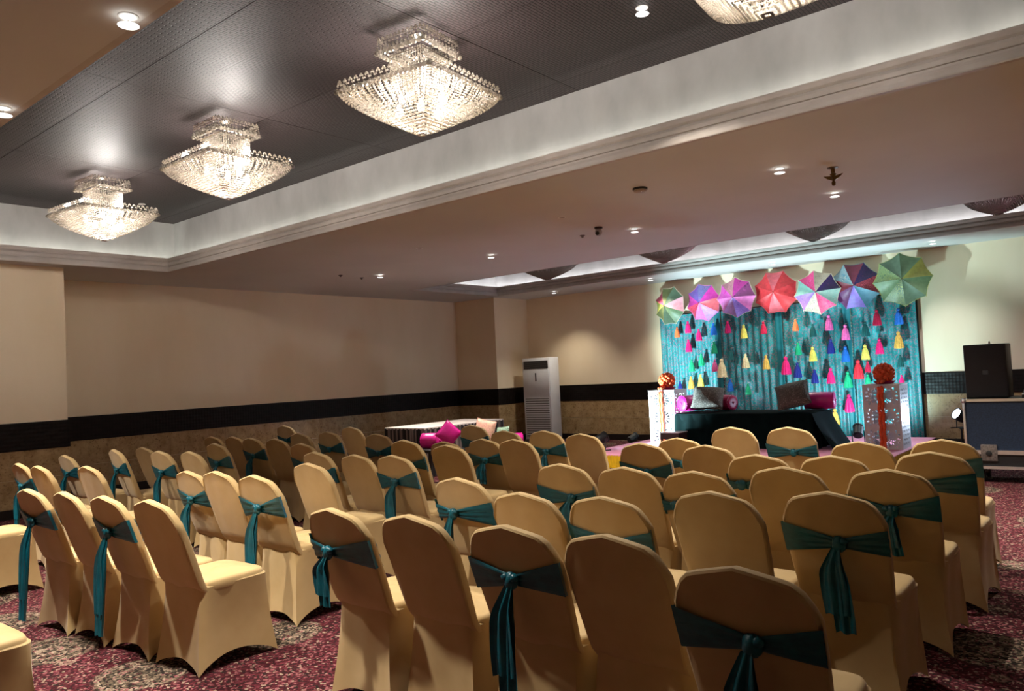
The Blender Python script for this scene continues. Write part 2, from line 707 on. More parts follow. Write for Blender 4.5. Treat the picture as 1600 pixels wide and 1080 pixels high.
dado(wall_left_near, 'left_pier', (XP, -1.5, 0), (0, 1, 0), (1, 0, 0), YP1 + 1.5)
dado(wall_left_near, 'left_pier_end', (XL, YP1, 0), (1, 0, 0), (0, 1, 0), XP - XL + 0.018)
dado(wall_left, 'left', (XL, YP1, 0), (0, 1, 0), (1, 0, 0), YP2 - YP1)
dado(wall_left_far, 'left_far_pier', (XL, YP2, 0), (1, 0, 0), (0, -1, 0), XP2 - XL)
dado(wall_left_far, 'left_far_pier_side', (XP2, YP2 - 0.018, 0), (0, 1, 0), (1, 0, 0), YS - YP2 + 0.018)
dado(wall_stage, 'back', (XP2, YS, 0), (1, 0, 0), (0, -1, 0), XR - XP2)

# lower ceiling with two rectangular openings
mb = MB()
th = 0.02
mb.box(XL - 0.1, XR, YN, T1[2], ZC, ZC + th)
mb.box(XL - 0.1, XR, T1[3], T2[2], ZC, ZC + th)
mb.box(XL - 0.1, XR, T2[3], YS, ZC, ZC + th)
for T in (T1, T2):
    mb.box(XL - 0.1, T[0], T[2], T[3], ZC, ZC + th)
    mb.box(T[1], XR, T[2], T[3], ZC, ZC + th)
ceiling = structure(mb.build('ceiling', M['ceiling'], smooth=False))

# mouldings: (inward offset, z) profile swept round the opening
PROFILE = [(-0.01, 3.199), (0.030, 3.199), (0.034, 3.207), (0.030, 3.238), (0.022, 3.262), (0.002, 3.268), (0.000, 3.284), (0.014, 3.288),
           (0.016, 3.318), (0.008, 3.336), (-0.004, 3.345), (0.010, 3.36), (0.016, 3.385), (0.016, 3.400), (-0.012, 3.400), (-0.012, 3.22)]


def ring(T, off, z):
    return [(T[0] + off, T[2] + off, z), (T[1] - off, T[2] + off, z), (T[1] - off, T[3] - off, z), (T[0] + off, T[3] - off, z)]


def tray(T, n, strip_mat, panels):
    mb = MB()
    mb.grid([ring(T, o, z) for o, z in PROFILE], close_u=True)
    structure(mb.build('trim_%d' % n, M['moulding'], smooth=False))
    # recessed upper band and trough floor
    mb = MB()
    mb.grid([ring(T, -0.012, 3.24), ring(T, -REC, 3.24), ring(T, -REC, ZT)], close_u=True)
    mb.build('tray_fascia', M['cove'], ceiling, smooth=False)
    U = (T[0] - REC, T[1] + REC, T[2] - REC, T[3] + REC)
    xs, ys = panels
    xs = [U[0]] + [x for x in xs if U[0] < x < U[1]] + [U[1]]
    ys = [U[2]] + [y for y in ys if U[2] < y < U[3]] + [U[3]]
    for i in range(len(xs) - 1):
        for j in range(len(ys) - 1):
            MB().box(xs[i] + 0.003, xs[i + 1] - 0.003, ys[j] + 0.003, ys[j + 1] - 0.003, ZT, ZT + 0.02).build('ceiling_panel', M['panel'], ceiling, smooth=False)
    MB().box(U[0], U[1], U[2], U[3], ZT + 0.015, ZT + 0.05).build('ceiling_backing', M['base'], ceiling, smooth=False)
    # light strip lying in the trough
    mb = MB()
    mb.grid([ring(T, -0.05, 3.262), ring(T, -0.085, 3.262)], close_u=True)
    mb.build('cove_light_strip', strip_mat, ceiling, smooth=False)


tray(T1, 20, M['cove1'], ([-8.5, -6.1, -3.7, -1.3, 1.1], [2.75, 4.03, 5.31]))
tray(T2, 21, M['cove2'], ([-8.4, -6.0, -3.6, -1.2, 1.2], [11.42]))


# ------------------------------------------------------------------ downlights
def downlight_meshes():
    mb = MB()
    mb.lathe([(0.032, 0.0), (0.032, -0.003), (0.037, -0.006), (0.043, -0.004), (0.044, 0.0)], 20, cap=False)
    r = mb.mesh('downlight_ring', M['white'])
    l = MB().lathe([(0.0005, -0.002), (0.032, -0.003)], 20, cap=False).mesh('downlight_lamp', M['lamp'])
    lo = MB().lathe([(0.0005, -0.002), (0.032, -0.003)], 20, cap=False).mesh('downlight_lens', M['lamp_off'])
    d = MB().lathe([(0.0005, -0.047), (0.038, -0.047), (0.046, -0.044), (0.038, -0.041), (0.0005, -0.041)], 20, cap=False).mesh('downlight_disc', M['disc'])
    p = MB()
    p.tube([(0, 0, 0.0), (0, 0, -0.042)], 0.003, 6)
    return r, l, lo, d, p.mesh('downlight_pin', M['chrome'])


DLM = downlight_meshes()


def downlight(x, y, z, on, label, group, watts=None, cone=106, color=(1.0, 0.94, 0.83)):
    t = thing('downlight', label, 'downlight', (x, y, z), 0, group)
    inst(DLM[0], 'trim_ring', t)
    if on:
        inst(DLM[1], 'lamp_lens', t)
        inst(DLM[3], 'glass_disc', t)
        inst(DLM[4], 'support_pin', t)
        s = light('lamp_light', 'SPOT', (0, 0, -0.06), watts, color, t, spot_size=math.radians(cone), spot_blend=0.7, shadow_soft_size=0.05)
    else:
        inst(DLM[2], 'lamp_lens', t)
    return t


G1 = 'lit downlights along the near ceiling edge'
for i_, x in enumerate((-8.3, -6.68, -5.06, -3.45, -1.85, -0.2, 1.4)):
    downlight(x, 1.585, ZC, x < -3, '%s %sdownlight from the left pier along the near recess edge' % (('first', 'second', 'third', 'fourth', 'fifth', 'sixth', 'seventh')[i_], 'glowing ' if x < -3 else ''), G1, W_DOWN)
G2 = 'lit downlights across the wide ceiling'
for i_, x in enumerate((-9.43, -7.06, -4.73, -2.37, 0.0)):
    downlight(x, 8.22, ZC, True, '%s glowing downlight from the left wall between both ceiling recesses' % ('first', 'second', 'third', 'fourth', 'fifth')[i_], G2, W_DOWN)
downlight(-2.40, 6.76, ZC, True, 'small glowing downlight beside the brass sprinkler head', None, W_DOWN)
G3 = 'lit downlights along the stage wall'
for x, w_ in ((-9.55, 'over the air conditioner corner'), (-7.25, 'near the olive umbrella'), (-4.87, 'above the red umbrella'), (-2.40, 'near the moss green umbrella'), (-0.1, 'beyond the loudspeaker')):
    downlight(x, 13.1, ZC, True, 'small glowing downlight on the stage wall ceiling strip, ' + w_, G3, W_WALL * (0.9 if x > -3 else 1.0), 104, (0.84, 0.91, 1.0) if x > -3 else (1.0, 0.94, 0.80))
downlight(-2.51, 4.63, ZT - 0.001, True, 'glowing downlight set in the dark woven ceiling', None, W_DOWN)
G4 = 'unlit downlights in the wide ceiling'
for x, y, w_ in ((-4.89, 6.93, 'near the dome camera'), (-7.24, 7.0, 'over the middle rows')):
    downlight(x, y, ZC, False, 'unlit downlight flush in the beige ceiling ' + w_, G4)
downlight(-9.99, 4.69, ZT - 0.001, False, 'unlit pale downlight in the dark woven ceiling near the corner', None)

# ------------------------------------------------------------------ chandeliers
CH_A, CH_RIM, CH_TIP = 0.41, -0.425, -0.715      # half width, rim and tip height under the tray ceiling


def chandelier_meshes():
    out = {}
    cap = MB()
    cap.lathe([(0.06, 0.0), (0.06, -0.012), (0.035, -0.03), (0.012, -0.034), (0.012, -0.40)], 14)
    out['ceiling_cap'] = cap
    fr = MB()
    for a, z, r in ((CH_A, CH_RIM, 0.006), (0.205, -0.135, 0.005), (0.155, -0.17, 0.005)):
        c = [(-a, -a, z), (a, -a, z), (a, a, z), (-a, a, z)]
        for i in range(4):
            fr.tube([c[i], c[(i + 1) % 4]], r, 5)
    for s in ((1, 0), (-1, 0), (0, 1), (0, -1)):
        fr.tube([(0, 0, CH_RIM + 0.02), (s[0] * CH_A, s[1] * CH_A, CH_RIM)], 0.005, 5)
        fr.tube([(0, 0, -0.1), (s[0] * 0.205, s[1] * 0.205, -0.135)], 0.004, 5)
    out['frame'] = fr
    faces = [((1, 0), (0, -1)), ((0, 1), (1, 0)), ((-1, 0), (0, 1)), ((0, -1), (-1, 0))]   # along, normal
    bowl = MB()
    n, m = 26, 21
    for (ax, ay), (nx, ny) in faces:
        for i in range(n):
            u = -1 + 2 * (i + 0.5) / n
            for j in range(m):
                t = (j + 0.5) / m
                s = CH_A * (1 - t ** 1.55) * 0.985 + 0.008
                z = CH_RIM - 0.012 + (CH_TIP - CH_RIM) * t
                if s * 2 / n < 0.010 and (i % 2):
                    continue
                bowl.octa((ax * u * s + nx * s, ay * u * s + ny * s, z), 0.0112, 0.0085)
                if i % 2 == 0 and j < m - 3:
                    q = s * 0.86
                    bowl.octa((ax * u * q + nx * q, ay * u * q + ny * q, z + 0.012), 0.013, 0.0085)
    out['bowl_strings'] = bowl
    neck = MB()
    for (ax, ay), (nx, ny) in faces:
        for i in range(13):
            u = -1 + 2 * (i + 0.5) / 13
            for j in range(17):
                neck.octa((ax * u * 0.15 + nx * 0.15, ay * u * 0.15 + ny * 0.15, -0.16 - j * 0.0165), 0.0088, 0.009)
    out['neck_strings'] = neck
    rim = MB()
    for (ax, ay), (nx, ny) in faces:
        k = 21
        for i in range(k + 1):
            u = -1 + 2 * i / k
            x, y = ax * u * CH_A + nx * CH_A, ay * u * CH_A + ny * CH_A
            rim.ball((x * 1.01, y * 1.01, CH_RIM - 0.012), 0.018, seg=7, rings=5)
        k = 16
        for i in range(k):
            u0, u1 = -1 + 2 * i / k, -1 + 2 * (i + 1) / k
            pts = []
            for q in range(8):
                w = q / 7
                u = u0 + (u1 - u0) * w
                pts.append((ax * u * CH_A + nx * CH_A, ay * u * CH_A + ny * CH_A, CH_RIM + 0.008 + 0.055 * math.sin(PI * w)))
            for p in pts:
                rim.octa(p, 0.0095)
    out['rim_swags'] = rim
    crown = MB()
    for (ax, ay), (nx, ny) in faces:
        k = 11
        for i in range(k + 1):
            u = -1 + 2 * i / k
            x, y = (ax * u + nx) * 0.205, (ay * u + ny) * 0.205
            crown.ball((x * 1.02, y * 1.02, -0.150), 0.019, seg=7, rings=5)
            crown.ball((x * 1.0, y * 1.0, -0.118), 0.011, seg=6, rings=4)
            if i < k:
                for q in range(9):
                    w = q / 8
                    uu = u + 2 / k * w
                    crown.octa(((ax * uu + nx) * 0.205, (ay * uu + ny) * 0.205, -0.105 + 0.062 * math.sin(PI * w)), 0.0088)
    out['crown_beads'] = crown
    bulb = MB()
    bulb.lathe([(0.002, -0.055), (0.02, -0.045), (0.028, -0.02), (0.022, 0.0), (0.012, 0.012), (0.012, 0.035)], 10)
    return out, bulb


_chm, _bulb = chandelier_meshes()
CHM = {}
for k_, mb_ in _chm.items():
    metal = k_ in ('ceiling_cap', 'frame')
    CHM[k_] = (mb_.mesh(k_, M['chrome'] if metal else M['crystal'], smooth=metal),
               mb_.mesh(k_ + '_unlit', M['chrome'] if metal else M['crystal'], smooth=metal))
BULB = (_bulb.mesh('bulb', M['bulb']), _bulb.mesh('bulb_unlit', M['bulb_off']))


def chandelier(x, y, rz, lit, label, group):
    t = thing('chandelier', label, 'chandelier', (x, y, ZT), rz, group)
    for k_, (a, b) in CHM.items():
        o = inst(a if lit else b, k_, t)
        if k_ not in ('ceiling_cap', 'frame'):
            o['kind'] = 'stuff'
    for bx_, by_ in ((0.2, 0), (-0.2, 0), (0, 0.2), (0, -0.2), (0, 0)):
        inst(BULB[0 if lit else 1], 'bulb', t, (bx_, by_, -0.50))
    if lit:
        for bx_, by_ in ((0.17, 0.0), (-0.17, 0.0)):
            light('bulb_light', 'POINT', (bx_, by_, -0.48), W_CHAND / 2, (1.0, 0.95, 0.90), t, shadow_soft_size=0.06)
    return t


GC = 'lit chandeliers of the near recess'
for x, y, rz, lab in ((-9.0, 3.79, 0.08, 'lit square crystal chandelier closest to the recess corner over the left pier'),
                      (-6.40, 3.80, 0.0, 'lit square crystal chandelier, second from the recess corner'),
                      (-3.88, 3.83, 0.12, 'lit square crystal chandelier, third from the recess corner'),
                      (-1.36, 3.80, 0.1, 'lit square crystal chandelier, fourth from the recess corner')):
    chandelier(x, y, rz, True, lab, GC)
GD = 'unlit chandeliers of the stage recess'
for i_, x in enumerate((-8.60, -6.16, -3.69, -1.36)):
    chandelier(x, 11.6, 0.03, False, 'unlit square crystal chandelier, %s from the air conditioner, in the stage recess' % ('first', 'second', 'third', 'fourth')[i_], GD)

# ------------------------------------------------------------------ chairs
ZTOP, ZSEAT, LEAN = 0.932, 0.455, 0.165


def back_y(c, z):
    return LEAN * (ZTOP - z) / (ZTOP - ZSEAT) - 0.012 * (1 - c * c)


def crown_z(c):
    a = abs(c)
    z = ZTOP - 0.050 * a ** 1.12
    if a > 0.62:
        z -= 0.085 * ((a - 0.62) / 0.38) ** 2.6
    return z


def back_hw(z):
    t = max(0.0, min(1.0, (z - 0.42) / (ZTOP - 0.42)))
    return 0.196 + 0.020 * math.sin(min(1.0, t * 1.35) * PI / 2)


def chair_meshes(seed):
    rnd = random.Random(seed)
    ph = [rnd.uniform(0, 6.28) for _ in range(6)]
    # backrest: rear grid, rounded rim, front grid
    nc, nr = 17, 15
    thick = 0.045

    def P(c, r, inset, y):
        zt = crown_z(c)
        z = 0.40 + (zt - 0.40) * r
        x = c * back_hw(z)
        return (x * (1 - inset / 0.215), z - inset * max(0.0, (r - 0.8) * 5), back_y(c, z) + y + 0.035 * max(0.0, (0.47 - z) / 0.07) ** 1.5)
    rows_r, rows_f = [], []
    for j in range(nr):
        r = j / (nr - 1)
        a, b = [], []
        for i in range(nc):
            c = math.sin((-1 + 2 * i / (nc - 1)) * PI / 2 * 0.999)
            edge = abs(c) > 0.98 or j == nr - 1
            wr = 0.0022 * math.sin(9 * c + ph[0]) * math.sin(7 * r + ph[1])
            x, z, y = P(c, r, 0.010 if edge else 0.0, 0.0 + wr)
            a.append((x, y, z))
            x, z, y = P(c, r, 0.010 if edge else 0.0, thick + 0.006 * (1 - c * c))
            b.append((x, y, z))
        rows_r.append(a)
        rows_f.append(b)
    mb = MB()
    mb.grid(rows_r)
    mb.grid(rows_f)

    def border(y, inset):
        pts = []
        for j in range(nr):
            x, z, yy = P(-0.9999, j / (nr - 1), inset, y)
            pts.append((x, yy, z))
        for i in range(1, nc):
            c = math.sin((-1 + 2 * i / (nc - 1)) * PI / 2 * 0.999)
            x, z, yy = P(c, 1.0, inset, y)
            pts.append((x, yy, z))
        for j in range(nr - 2, -1, -1):
            x, z, yy = P(0.9999, j / (nr - 1), inset, y)
            pts.append((x, yy, z))
        return pts
    mb.grid([border(0.0, 0.010), border(0.006, 0.003), border(thick * 0.5, 0.0), border(thick - 0.006, 0.003), border(thick, 0.010)])
    back = mb
    # skirt: four stretched corners, arched hem, concave panels
    skirt = MB()
    ns, nl = 12, 9
    foot = [(-0.218, 0.135), (0.218, 0.135), (0.212, 0.625), (-0.212, 0.625)]
    top = [(-0.200, 0.168), (0.200, 0.168), (0.216, 0.592), (-0.216, 0.592)]
    rows = []
    for k in range(nl):
        s = k / (nl - 1)
        row = []
        for e in range(4):
            f0, f1 = Vector(foot[e]), Vector(foot[(e + 1) % 4])
            t0, t1 = Vector(top[e]), Vector(top[(e + 1) % 4])
            for i in range(ns):
                w = i / ns
                hem = (0.055 if e in (0, 2) else 0.075) * math.sin(PI * w) ** 0.75
                z = hem + (ZSEAT - 0.012 - hem) * s
                g = z / ZSEAT
                p = (f0.lerp(f1, w)) * (1 - g) + (t0.lerp(t1, w)) * g
                cen = Vector((0, 0.36))
                d = (f1 - f0).normalized()
                nrm = Vector((d.y, -d.x))
                sag = 0.022 * math.sin(PI * w) * (1 - g) + 0.012 * math.sin(PI * g) + 0.003 * math.sin(12 * w + ph[2 + e % 3]) * math.sin(PI * w)
                # round the corners towards the seat
                cr = 0.030 * g * max(0.0, 1 - min(w, 1 - w) / 0.18) ** 2
                p = p - nrm * sag
                p = p + (cen - p).normalized() * cr
                row.append((p.x, p.y, z + 0.002))
        rows.append(row)
    rows.append([(x_ * 0.965, 0.385 + (y_ - 0.385) * 0.965, z_ + 0.007) for x_, y_, z_ in rows[-1]])
    rows.append([(x_ * 0.86, 0.385 + (y_ - 0.385) * 0.86, z_ - 0.002) for x_, y_, z_ in rows[-2]])
    skirt.grid(rows, close_u=True)
    # seat pad
    seat = MB()
    rows = []
    for s, z in ((0.985, ZSEAT - 0.03), (1.0, ZSEAT - 0.012), (0.992, ZSEAT + 0.008), (0.955, ZSEAT + 0.022), (0.90, ZSEAT + 0.024), (0.84, ZSEAT + 0.029), (0.5, ZSEAT + 0.036), (0.02, ZSEAT + 0.038)):
        row = []
        for k in range(40):
            a = 2 * PI * k / 40
            ca, sa = math.cos(a), math.sin(a)
            e = 0.30 if s > 0.8 else 0.5
            x = 0.207 * s * math.copysign(abs(ca) ** e, ca)
            y = 0.389 + 0.192 * s * math.copysign(abs(sa) ** e, sa)
            row.append((x, y, z + 0.004 * math.sin(3 * a + ph[5]) * (1 - s)))
        rows.append(row)
    seat.grid(rows, close_u=True)
    seat.f.append(tuple(range(len(seat.v) - 40, len(seat.v))))
    return [m_.mesh(n_, M['cover'], smooth=s_) for m_, n_, s_ in ((back, 'backrest_cover', True), (skirt, 'skirt_cover', True), (seat, 'seat_cover', 'all'))]


CHAIR = [chair_meshes(s) for s in (1, 2, 3)]


def sash_meshes(seed, kx):
    """band fanned from a knot at column kx, knot, tail of unit length 0.4, loop"""
    rnd = random.Random(seed)
    zk = 0.715 + rnd.uniform(-0.01, 0.01)
    p0 = rnd.uniform(0, 6)
    tilt = rnd.uniform(-0.012, 0.012)
    band = MB()
    rows = []
    nv = 9
    cols = [-1 + 2 * i / 26 for i in range(27)]
    for j in range(nv):
        w = -1 + 2 * j / (nv - 1)
        row = []
        for c in cols:
            a = abs(c - kx) / (1 + abs(kx))
            hh = 0.018 + 0.050 * a ** 0.9
            zc = zk + 0.012 * a + tilt * c
            z = zc + hh * w
            ripple = 0.0085 * math.sin(w * 10 + p0 + 2.0 * a) * (1 - 0.5 * a) * min(1.0, 4 * (1 - a) + 0.15)
            edge = 0.0
            x = c * (back_hw(z) + 0.003)
            row.append((x, back_y(c, z) - 0.008 - 0.010 * (1 - a) + ripple * 0.8 - edge, z))
        rows.append(row)
    band.grid(rows)
    # front part
    rows = []
    for j in range(nv):
        w = -1 + 2 * j / (nv - 1)
        row = []
        for i, c in enumerate(cols):
            z = zk + 0.012 + tilt * c + 0.066 * w
            y = back_y(c, z) + 0.045 + 0.012 * (1 - c ** 6) + 0.003 * math.sin(w * 8 + p0)
            if i in (0, 26):
                y = back_y(c, z) - 0.008
            row.append((c * (back_hw(z) + 0.004), y, z))
        rows.append(row)
    band.grid(rows)
    kc = (kx * 0.21, back_y(kx, zk) - 0.030, zk)
    knot = MB()
    knot.ball(kc, 0.030, 0.020, 0.034, 14, 10, lambda th, phi: 1 + 0.14 * math.sin(3 * phi + 2 * th + p0) * math.sin(th))
    # two short loops / ears on the knot
    for s in (-1, 1):
        if rnd.random() < 0.8:
            pts = [(kc[0] + s * 0.028 * q, kc[1] - 0.006 * math.sin(q * 1.5), kc[2] + 0.012 * math.sin(q * 1.6) + 0.004) for q in (0.2, 0.8, 1.4)]
            knot.tube(pts, [0.012, 0.018, 0.006], 7)
    tails = []
    for tl in range(2):
        mb = MB()
        rows = []
        wd = 0.040 + 0.012 * tl
        ofs = (-0.018 if tl else 0.012)
        L = 0.40 * (0.8 if tl else 1.0)
        for j in range(13):
            t = j / 12
            row = []
            for i in range(11):
                w = -1 + 2 * i / 10
                wid = wd * (0.35 + 0.65 * min(1, t * 2.6)) * (1 + 0.08 * math.sin(5 * t + p0))
                x = w * wid + ofs * min(1, t * 3) + 0.012 * math.sin(3.2 * t + p0)
                fold = 0.011 * math.sin(w * 6.2 + 1.8 * t + p0 + tl)
                row.append((x, -0.012 * min(1, t * 4) + fold * min(1, t * 3 + 0.2) - 0.008 * tl, -L * t + 0.006 * math.sin(w * 5 + p0) * t))
            rows.append(row)
        mb.grid(rows)
        tails.append(mb)
    return (band.mesh('sash_band', M['sash'], 'all'), knot.mesh('sash_knot', M['sash'], 'all'),
            [t_.mesh('sash_tail', M['sash'], 'all') for t_ in tails], kc)


SASH = [sash_meshes(11, 0.0), sash_meshes(12, -0.3), sash_meshes(13, 0.25), sash_meshes(14, 0.12), sash_meshes(15, -0.55)]

# x, y of the top of the backrest, its height, sash: None or (variant, tail length factor), turn
CHAIRS = [
    (-3.98, 0.66, 0.932, None, 0.03), (-7.0, 1.70, 0.932, None, 0.0),
    (-5.52, 1.79, 0.930, (0, 1.45), 0.03), (-5.07, 1.84, 0.930, None, 0.0), (-4.60, 1.87, 0.930, (0, 1.35), 0.02), (-4.12, 1.90, 0.935, None, 0.02),
    (-2.91, 2.17, 0.932, (1, 0.55), 0.0), (-2.44, 2.21, 0.932, None, 0.0), (-1.93, 2.22, 0.932, (0, 1.05), 0.02), (-1.48, 2.25, 0.932, None, 0.0), (-0.94, 2.05, 0.932, (3, 1.0), 0.03),
    (-7.68, 2.44, 0.935, (0, 0.8), 0.0), (-7.18, 2.42, 0.935, None, 0.0), (-6.65, 2.59, 0.932, None, 0.0),
    (-5.29, 2.73, 0.932, (0, 0.8), 0.0), (-4.84, 2.69, 0.954, None, 0.0), (-4.38, 2.68, 0.950, (0, 1.2), 0.02),
    (-3.05, 3.15, 0.932, (1, 1.25), 0.0), (-2.39, 2.90, 0.926, None, 0.0), (-1.95, 2.94, 0.928, (3, 0.0), 0.0), (-1.52, 3.17, 0.941, None, 0.0), (-1.08, 3.35, 0.939, (3, 0.85), 0.0),
    (-8.73, 3.20, 0.890, (0, 0.8), 0.0), (-7.93, 3.37, 0.950, (0, 1.0), -0.12), (-7.31, 3.50, 0.937, (0, 0.9), 0.0), (-6.86, 3.57, 0.937, None, 0.0), (-8.55, 3.92, 0.900, None, 0.0),
    (-4.72, 3.33, 0.935, None, 0.0),
    (-2.85, 3.87, 0.931, (2, 0.5), 0.0), (-2.39, 3.86, 0.930, None, 0.0), (-1.95, 3.85, 0.926, (4, 0.0), 0.0), (-1.51, 4.03, 0.944, None, 0.0), (-1.04, 4.16, 0.934, (0, 0.5), 0.0),
    (-5.43, 3.92, 0.932, (0, 0.4), 0.0), (-4.98, 3.97, 0.916, None, 0.0), (-4.52, 3.96, 0.926, (0, 0.85), 0.0),
    (-7.48, 4.17, 0.939, (0, 0.35), 0.0), (-6.39, 4.45, 0.932, (0, 0.3), 0.0),
    (-4.56, 4.60, 0.940, None, 0.0), (-5.10, 4.62, 0.970, (2, 0.3), 0.0),
    (-1.93, 4.69, 0.923, (4, 0.0), 0.0), (-1.48, 4.70, 0.928, None, 0.0), (-1.0, 4.98, 0.932, (4, 0.8), 0.0),
    (-8.77, 4.85, 0.928, None, 0.0), (-8.32, 4.87, 0.932, None, 0.0), (-7.87, 4.82, 0.928, (0, 0.8), 0.0), (-7.41, 4.83, 0.926, None, 0.0),
    (-2.92, 4.99, 0.946, (3, 0.0), 0.0), (-2.45, 5.07, 0.932, None, 0.0),
    (-5.28, 5.29, 0.885, None, 0.0), (-4.83, 5.36, 0.912, (0, 0.5), 0.0), (-4.36, 5.25, 0.926, None, 0.0),
    (-6.47, 5.46, 0.932, (0, 0.0), 0.0), (-7.90, 5.48, 0.923, None, 0.0), (-7.45, 5.56, 0.937, (0, 0.0), 0.0),
    (-1.53, 5.49, 0.931, None, 0.0), (-2.98, 5.67, 0.918, (3, 0.0), 0.0), (-1.08, 5.71, 0.932, (4, 0.4), 0.0),
    (-4.10, 5.92, 0.917, None, 0.0), (-5.13, 6.02, 0.928, None, 0.0), (-4.62, 6.02, 0.932, (0, 0.3), 0.0),
    (-7.88, 6.24, 0.931, None, 0.0), (-9.48, 6.34, 0.932, (0, 0.3), 0.0),
    (-2.91, 6.54, 0.932, None, 0.0), (-2.40, 6.57, 0.932, (3, 0.0), 0.0), (-6.11, 6.60, 0.932, (0, 0.0), 0.0),
]
ORD = ['first', 'second', 'third', 'fourth', 'fifth', 'sixth', 'seventh', 'eighth', 'ninth', 'tenth', 'eleventh', 'twelfth']


def chair_labels():
    """block by block, rows counted from the stage, seats counted from the aisle by the flight case"""
    lab = {}
    blocks = {'right': [], 'middle': [], 'left': []}
    for i, c in enumerate(CHAIRS):
        b = 'right' if c[0] > -3.5 else ('middle' if c[0] > -5.75 else 'left')
        blocks[b].append(i)
    words = {'right': 'block beside the flight case', 'middle': 'middle block', 'left': 'block beside the marble wall'}
    for b, ids in blocks.items():
        ids.sort(key=lambda i: -CHAIRS[i][1])
        rows = []
        for i in ids:
            y = CHAIRS[i][1]
            if rows and rows[-1][0] - y < 0.45:
                rows[-1][1].append(i)
            else:
                rows.append([y, [i]])
        for rn, (y, mem) in enumerate(rows):
            mem.sort(key=lambda i: -CHAIRS[i][0])
            for k, i in enumerate(mem):
                what = 'cream chair with teal sash' if CHAIRS[i][3] else 'plain cream chair'
                lab[i] = ('%s, %s, row %s from stage, seat %s' % (what, words[b], ORD[rn], ORD[k]),
                          'cream covered chairs, ' + words[b])
    return lab


CL = chair_labels()
SHIFT = 0.36
for i, (x, y, zt, sash, rz) in enumerate(CHAIRS):
    jit = ((i * 37) % 11 - 5) * 0.004
    t = thing('banquet_chair', CL[i][0], 'chair', (x, y + SHIFT, 0), rz + jit, CL[i][1])
    sc = zt / ZTOP
    ms = CHAIR[i % 3]
    for me, nm in zip(ms, ('backrest', 'skirt', 'seat')):
        inst(me, nm, t, (0, -SHIFT, 0), (0, 0, 0), (1, 1, sc))
    if sash:
        band, knot, tails, kc = SASH[sash[0]]
        s = inst(band, 'sash', t, (0, -SHIFT, 0), (0, 0, 0), (1, 1, sc))
        s['label'] = 'teal satin sash tied round the backrest'
        inst(knot, 'knot', s)
        if sash[1] > 0:
            for q, tm in enumerate(tails):
                if q == 1 and sash[1] < 0.5:
                    continue
                inst(tm, 'tail', s, (kc[0], kc[1] - 0.004, kc[2] - 0.015), (-0.09 + 0.02 * q, 0, 0), (1, 1, sash[1]))

# ------------------------------------------------------------------ stage
ZS = 0.20
SX0, SX1, SY0, SY1 = -7.0, -2.58, 9.95, 13.3
st = thing('stage_platform', 'low stage with pink cloth top and pleated yellow skirt', 'stage', ((SX0 + SX1) / 2, (SY0 + SY1) / 2, 0))
ox, oy = (SX0 + SX1) / 2, (SY0 + SY1) / 2
MB().box(SX0 - ox, SX1 - ox, SY0 - oy, SY1 - oy, ZS - 0.02, ZS, 0.006).build('deck', M['stagetop'], st)
MB().box(SX0 - ox + 0.04, SX1 - ox - 0.04, SY0 - oy + 0.04, SY1 - oy, 0.0, ZS - 0.02).build('frame', M['black'], st, smooth=False)


def pleated(path, z0, z1, amp, wl, steps_per=6, closed=False, flare=0.0):
    """a pleated drape hung along a plan path (list of (x, y)); returns MB"""
    pts = []
    dist = 0.0
    P = [Vector((p[0], p[1])) for p in path]
    if closed:
        P.append(P[0])
    for a, b in zip(P[:-1], P[1:]):
        L = (b - a).length
        d = (b - a) / L
        n = Vector((d.y, -d.x))
        k = max(2, int(L / wl * steps_per))
        for i in range(k):
            s = L * i / k
            pts.append((a + d * s, n, dist + s))
        dist += L
    pts.append((P[-1], pts[-1][1], dist))
    rows = []
    for j in range(5):
        t = j / 4
        z = z1 + (z0 - z1) * t
        row = []
        for p, n, s in pts:
            w = amp * (0.35 + 0.65 * t) * math.sin(2 * PI * s / wl + 0.5 * math.sin(s * 3.1))
            q = p + n * (w + flare * t)
            row.append((q.x, q.y, z))
        rows.append(row)
    return MB().grid(rows)


pleated([(SX0 - ox, SY1 - oy - 0.3), (SX0 - ox, SY0 - oy), (SX1 - ox, SY0 - oy), (SX1 - ox, SY1 - oy - 0.3)], 0.005, ZS - 0.005, 0.010, 0.05, 5).build('skirt', M['yellow'], st, 'all')

# backdrop curtain on a frame in front of the wall
CY = 13.84
cl, cr = at_y(1036, 590, CY).x, at_y(1439, 600, CY).x
ZCT = 2.50
bd = thing('backdrop_curtain', 'tall teal brocade backdrop curtain with pink motifs behind the stage', 'curtain', ((cl + cr) / 2, CY, 0))
cxm = (cl + cr) / 2
plain_px = [1128, 1224, 1331]
edges = [cl] + [at_y(p, 590, CY).x for p in plain_px] + [cr]
for i in range(4):
    a, b = edges[i] + (0.05 if i else 0), edges[i + 1] - (0.05 if i < 3 else 0)
    pleated([(a - cxm, 0), (b - cxm, 0)], 0.02, ZCT, 0.030, 0.125, 10).build('brocade_panel', M['brocade'], bd, 'all')
for i in range(1, 4):
    a, b = edges[i] - 0.07, edges[i] + 0.055
    pleated([(a - cxm, -0.05), (b - cxm, -0.05)], 0.02, ZCT, 0.012, 0.09, 10).build('plain_drape', M['teal'], bd, 'all')
    mb = MB()
    for k in range(110):
        z = ZCT - 0.3 - k * 0.0185
        mb.octa((edges[i] + 0.075 + 0.012 * math.sin(k * 2.1) - cxm, -0.060, z), 0.0095)
    o = mb.build('sequin_string', M['sequin'], bd, False)
    o['kind'] = 'stuff'
